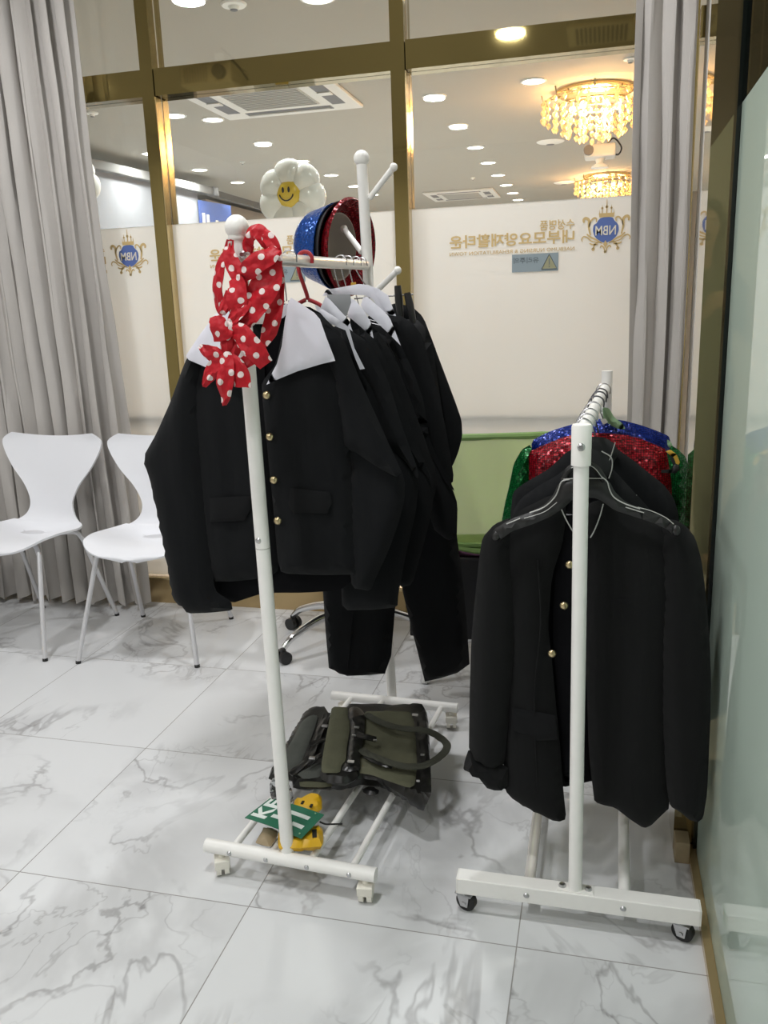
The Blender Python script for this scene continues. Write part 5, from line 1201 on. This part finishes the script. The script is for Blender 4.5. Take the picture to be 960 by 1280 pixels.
# letters read along s (towards the top corner); their upright runs from large t to small t
def inv(p):
    q = at(*p, z=.127); best = None
    s, t = .5, .5
    for _ in range(30):
        r0 = cq(s, t); ds = cq(s+.01, t)-r0; dt = cq(s, t+.01)-r0; e = Vector((q.x-r0.x, q.y-r0.y))
        det = ds.x*dt.y-ds.y*dt.x; s += (e.x*dt.y-e.y*dt.x)/det*.01; t += (ds.x*e.y-ds.y*e.x)/det*.01
    return s, t
lp_ = lambda s, t, d: cq(s, -t, .0012+.004*math.sin(PI*max(0, min(1, -t)))+d)
def let(txt, quad):
    S = [inv(p) for p in cpx(quad)]; s0 = min(a for a, _ in S); s1 = max(a for a, _ in S); t0 = min(b_ for _, b_ in S); t1 = max(b_ for _, b_ in S)
    obj('lettering', text_bm(txt, s0, s1, -t1, -t0, lp_, th=.001, bold=.03), 'cardwhite', CG, False)
let('KF', [(150, 240), (245, 300), (335, 160)]); 
for quad in ([(300, 285), (380, 315), (405, 300), (330, 268)], [(372, 232), (370, 225), (645, 300), (615, 325)], [(495, 330), (585, 362), (560, 390), (500, 362)]):
    S = [inv(p) for p in cpx(quad)]; s0 = min(a for a, _ in S); s1 = max(a for a, _ in S); t0 = min(b_ for _, b_ in S); t1 = max(b_ for _, b_ in S)
    w = min(.13, (s1-s0)); sc_ = (s0+s1)/2; bm = bmesh.new(); nn = 5
    for k in range(nn):
        ta, tb = t0+(t1-t0)*k/nn, t0+(t1-t0)*(k+1)/nn
        V = [bm.verts.new(lp_(a, -b_, d)) for d in (0, .001) for a, b_ in ((sc_-w/2, ta), (sc_+w/2, ta), (sc_+w/2, tb), (sc_-w/2, tb))]
        bm.faces.new(V[4:]); bm.faces.new(V[:4][::-1])
        for i in range(4): bm.faces.new((V[i], V[(i+1) % 4], V[4+(i+1) % 4], V[4+i]))
    obj('lettering', bm, 'cardwhite', CG, False)
for p in ((685, 282), (548, 428)):
    s, t = inv(cpx([p])[0]); obj('rivet', ball(bmesh.new(), cq(s, t, .006), .0022, 8, 6), 'mint', CG)
YC1 = thing('yellow_case', 'yellow plastic case with dark slots under the upper edge of the green card', 'case', at(*cpx([(640, 150)])[0], z=.09), 'yellow plastic cases under the green card')
obj('body', hcloth(cpx([(495, 140), (560, 128), (640, 95), (700, 90), (735, 110), (738, 215), (700, 235), (560, 230), (500, 210)]), 0.108, .012, .014, .012, step=.010, it=1), 'cardyellow', YC1)
for p in ((570, 158), (645, 185)): q = at(*cpx([p])[0], z=.121); obj('slot', B(q.x-.003, q.x+.003, q.y-.006, q.y+.006, q.z-.002, q.z+.001), 'ink', YC1, False)
YC2 = thing('yellow_case', 'yellow plastic case with a black window under the lower edge of the green card', 'case', at(*cpx([(600, 500)])[0], z=.09), 'yellow plastic cases under the green card')
obj('body', hcloth(cpx([(362, 400), (500, 385), (735, 375), (745, 400), (748, 500), (735, 535), (600, 545), (400, 552), (360, 550)]), 0.100, .014, .016, .012, step=.010, it=1), 'cardyellow', YC2)
q = [at(*p, z=.1155) for p in cpx([(650, 390), (692, 385), (692, 455), (655, 458)])]; bm = bmesh.new()
V = [bm.verts.new(v) for v in q]+[bm.verts.new(v-Vector((0, 0, .004))) for v in q]; bm.faces.new(V[:4]); bm.faces.new(V[4:][::-1])
for i in range(4): bm.faces.new((V[i], V[(i+1) % 4], V[4+(i+1) % 4], V[4+i]))
obj('window', bm, 'ink', YC2, False)
obj('strap', tube(bmesh.new(), smooth_path([at(*p, z=z) for p, z in zip(cpx([(720, 325), (760, 342), (810, 345), (910, 342)]), (.11, .11, .105, .10))], 4), .0022, 6), 'ink', YC2)
tp = obj('leather_pouch', hcloth(cpx([(165, 505), (185, 465), (225, 400), (235, 370), (300, 385), (360, 400), (355, 450), (300, 540), (230, 525)]), 0.084, .014, .01, .02, step=.012, wr=.004, seed=4), 'tan')
tag(tp, 'crumpled tan pouch under the lower left of the green card', 'pouch')
pb2 = obj('clear_plastic_bag', hcloth(bpx([(48, 430), (110, 420), (160, 460), (170, 530), (120, 560), (70, 540), (50, 490)]), 0.115, .02, .01, .02, wr=.012, wf=(60, 60), seed=9, step=.008), 'plasticbag')
tag(pb2, 'crinkled clear plastic bag between the left satchel and the green card', 'plastic bag')

# ================================================================ the photographer, seen only as a reflection in the corner of gold post and glass
fwd = Vector((-math.sin(YAW), math.cos(YAW), 0)); rgt = Vector((math.cos(YAW), math.sin(YAW), 0)); PB = Vector((0, 0, 0))-fwd*.42-rgt*.03
def G_(x, y, z): return PB+rgt*x+fwd*y+Vector((0, 0, z))
PR = thing('person', 'person with dark shoulder-length hair in a dark green top, faintly mirrored in the gold post', 'person', PB)
def limb(bm, pts, seg=16):
    P = smooth_path([G_(*p[:3]) for p in pts], 5); Rr = smooth_path([Vector((p[3], 0, 0)) for p in pts], 5)
    tube(bm, P, [max(.003, q.x) for q in Rr], seg); ball(bm, P[0], Rr[0].x, 12, 8); ball(bm, P[-1], max(.003, Rr[-1].x), 12, 8)
def egg(bm, c, rx, ry, rz, seg=24):
    g = bmesh.ops.create_uvsphere(bm, u_segments=seg, v_segments=16, radius=1)
    for v in g['verts']: v.co = G_(c[0]+v.co.x*rx, c[1]+v.co.y*ry, c[2]+v.co.z*rz)
def torso(bm, k=0):
    for s in (-1, 1):
        limb(bm, [(s*.075, -.01, .92, .105+k), (s*.06, 0, 1.08, .092+k), (s*.075, -.005, 1.24, .098+k), (s*.085, -.015, 1.34, .078+k), (s*.10, -.02, 1.385, .052+k)])
    limb(bm, [(0, -.01, .92, .10+k), (0, 0, 1.08, .095+k), (0, .005, 1.25, .10+k), (0, -.01, 1.36, .07+k)])
def arm(bm, s, k=0, upto=3):
    pts = [(s*.135, -.02, 1.385, .050+k), (s*.185, .0, 1.30, .044+k), (s*.215, .06, 1.17, .038+k), (s*.205, .14, 1.12, .036+k), (s*.15, .25, 1.19, .031+k), (s*.095, .36, 1.245, .024+k)]
    limb(bm, pts[:upto])
def leg_(bm, s, k=0, a=0, b=9):
    pts = [(s*.085, -.01, .90, .095+k), (s*.09, 0, .72, .078+k), (s*.095, .01, .50, .056+k), (s*.10, -.01, .32, .052+k), (s*.10, -.02, .10, .034+k)]
    limb(bm, pts[a:b])
bm = bmesh.new(); torso(bm)
for s in (-1, 1):
    arm(bm, s, 0, 6); leg_(bm, s); limb(bm, [(s*.10, -.04, .045, .036), (s*.105, .05, .04, .034), (s*.11, .14, .028, .026)])
    # palm and five fingers closing on the phone
    limb(bm, [(s*.095, .36, 1.245, .024), (s*.088, .385, 1.27, .026), (s*.084, .395, 1.295, .024)])
    for i, (z, L) in enumerate(((1.318, .052), (1.300, .060), (1.282, .056), (1.264, .044))):
        limb(bm, [(s*.086, .392, z-.008, .0095), (s*.090, .412, z, .0088), (s*(.088-L*.3), .432, z+.002, .008), (s*(.088-L*.75), .434, z+.003, .007)], 8)
    limb(bm, [(s*.088, .375, 1.275, .0115), (s*.075, .372, 1.295, .010), (s*.055, .388, 1.308, .008)], 8)
limb(bm, [(0, -.01, 1.40, .055), (0, 0, 1.46, .048), (0, .005, 1.52, .05)])
egg(bm, (0, -.005, 1.615), .074, .092, .098); egg(bm, (0, .035, 1.555), .048, .052, .052)
limb(bm, [(0, .082, 1.615, .008), (0, .096, 1.595, .011), (0, .098, 1.585, .012)], 10)
for s in (-1, 1):
    egg(bm, (s*.078, -.01, 1.605), .010, .018, .030); egg(bm, (s*.03, .068, 1.585), .022, .018, .02); egg(bm, (s*.010, .092, 1.583), .008, .008, .007)
egg(bm, (0, .084, 1.556), .022, .010, .007); egg(bm, (0, .075, 1.525), .020, .016, .014)
bd = obj('body', bm, 'skin', PR)
def voxel(o, v, it=6):
    r = o.modifiers.new('remesh', 'REMESH'); r.mode = 'VOXEL'; r.voxel_size = v; r.use_smooth_shade = True
    q = o.modifiers.new('smooth', 'SMOOTH'); q.factor = .5; q.iterations = it
voxel(bd, .0055, 3)
bm = bmesh.new(); torso(bm, .010); arm(bm, -1, .012, 3); arm(bm, 1, .012, 3); limb(bm, [(0, -.012, 1.40, .062), (0, -.010, 1.415, .060)]); voxel(obj('top', bm, 'shirt', PR), .008)
bm = bmesh.new(); leg_(bm, -1, .012); leg_(bm, 1, .012); limb(bm, [(-.06, -.01, .93, .112), (.06, -.01, .93, .112)]); voxel(obj('trousers', bm, 'blackmatte', PR), .009)
bm = bmesh.new(); egg(bm, (0, -.022, 1.635), .086, .095, .100)
for s in (-1, 1): limb(bm, [(s*.045, .03, 1.70, .030), (s*.078, .02, 1.64, .026), (s*.086, .0, 1.55, .026), (s*.088, -.005, 1.46, .024), (s*.080, .005, 1.40, .014)]); limb(bm, [(s*.05, -.07, 1.62, .045), (s*.06, -.07, 1.50, .045), (s*.06, -.07, 1.41, .025)])
limb(bm, [(0, -.08, 1.62, .05), (0, -.085, 1.50, .05), (0, -.08, 1.40, .025)])
voxel(obj('hair', bm, 'hair', PR), .006)
for s in (-1, 1):
    e = obj('eye', ball(bmesh.new(), G_(s*.030, .080, 1.618), .0125, 14, 10, 1.15, .7, .7), 'whitecap', PR); obj('iris', ball(bmesh.new(), G_(s*.030, .087, 1.617), .0062, 12, 8), 'ink', e)
    obj('eyebrow', tube(bmesh.new(), smooth_path([G_(s*.015, .088, 1.640), G_(s*.030, .088, 1.645), G_(s*.046, .078, 1.640)]), .0028, 6), 'hair', PR)
obj('lips', ball(bmesh.new(), G_(0, .094, 1.556), .006, 14, 8, 3.0, .8, .75), 'purple', PR)
obj('necklace', tube(bmesh.new(), smooth_path([G_(.05, .03, 1.45), G_(.03, .06, 1.40), G_(0, .085, 1.375), G_(-.03, .06, 1.40), G_(-.05, .03, 1.45)]), .0018, 6), 'wire', PR)
PH = thing('phone', 'dark smartphone held up in both hands by the mirrored person', 'phone', G_(0, .41, 1.26))
mt = Matrix(((CR.x, CU.x, CF.x, CP.x), (CR.y, CU.y, CF.y, CP.y), (CR.z, CU.z, CF.z, CP.z), (0, 0, 0, 1)))
bp2 = obj('case', B(-.055, .020, -.125, .025, -.019, -.011, mt), 'phone', PH, False, .003)
obj('camera_island', B(-.018, .012, -.018, .016, -.0108, -.0095, mt), 'blackplastic', bp2, False)
obj('screen', B(-.052, .017, -.122, .022, -.0196, -.0191, mt), 'acdark', PH, False)

# ================================================================ light
for nm, loc, size, e, col in ():
    pass
w = bpy.data.worlds.new('world'); SC.world = w; w.use_nodes = True
w.node_tree.nodes['Background'].inputs[0].default_value = (.8, .85, 1, 1); w.node_tree.nodes['Background'].inputs[1].default_value = .05
SC.view_settings.view_transform = 'Standard'; SC.view_settings.look = 'None'; SC.view_settings.gamma = 1; SC.view_settings.use_curve_mapping = False
SC.view_settings.exposure = 0.0
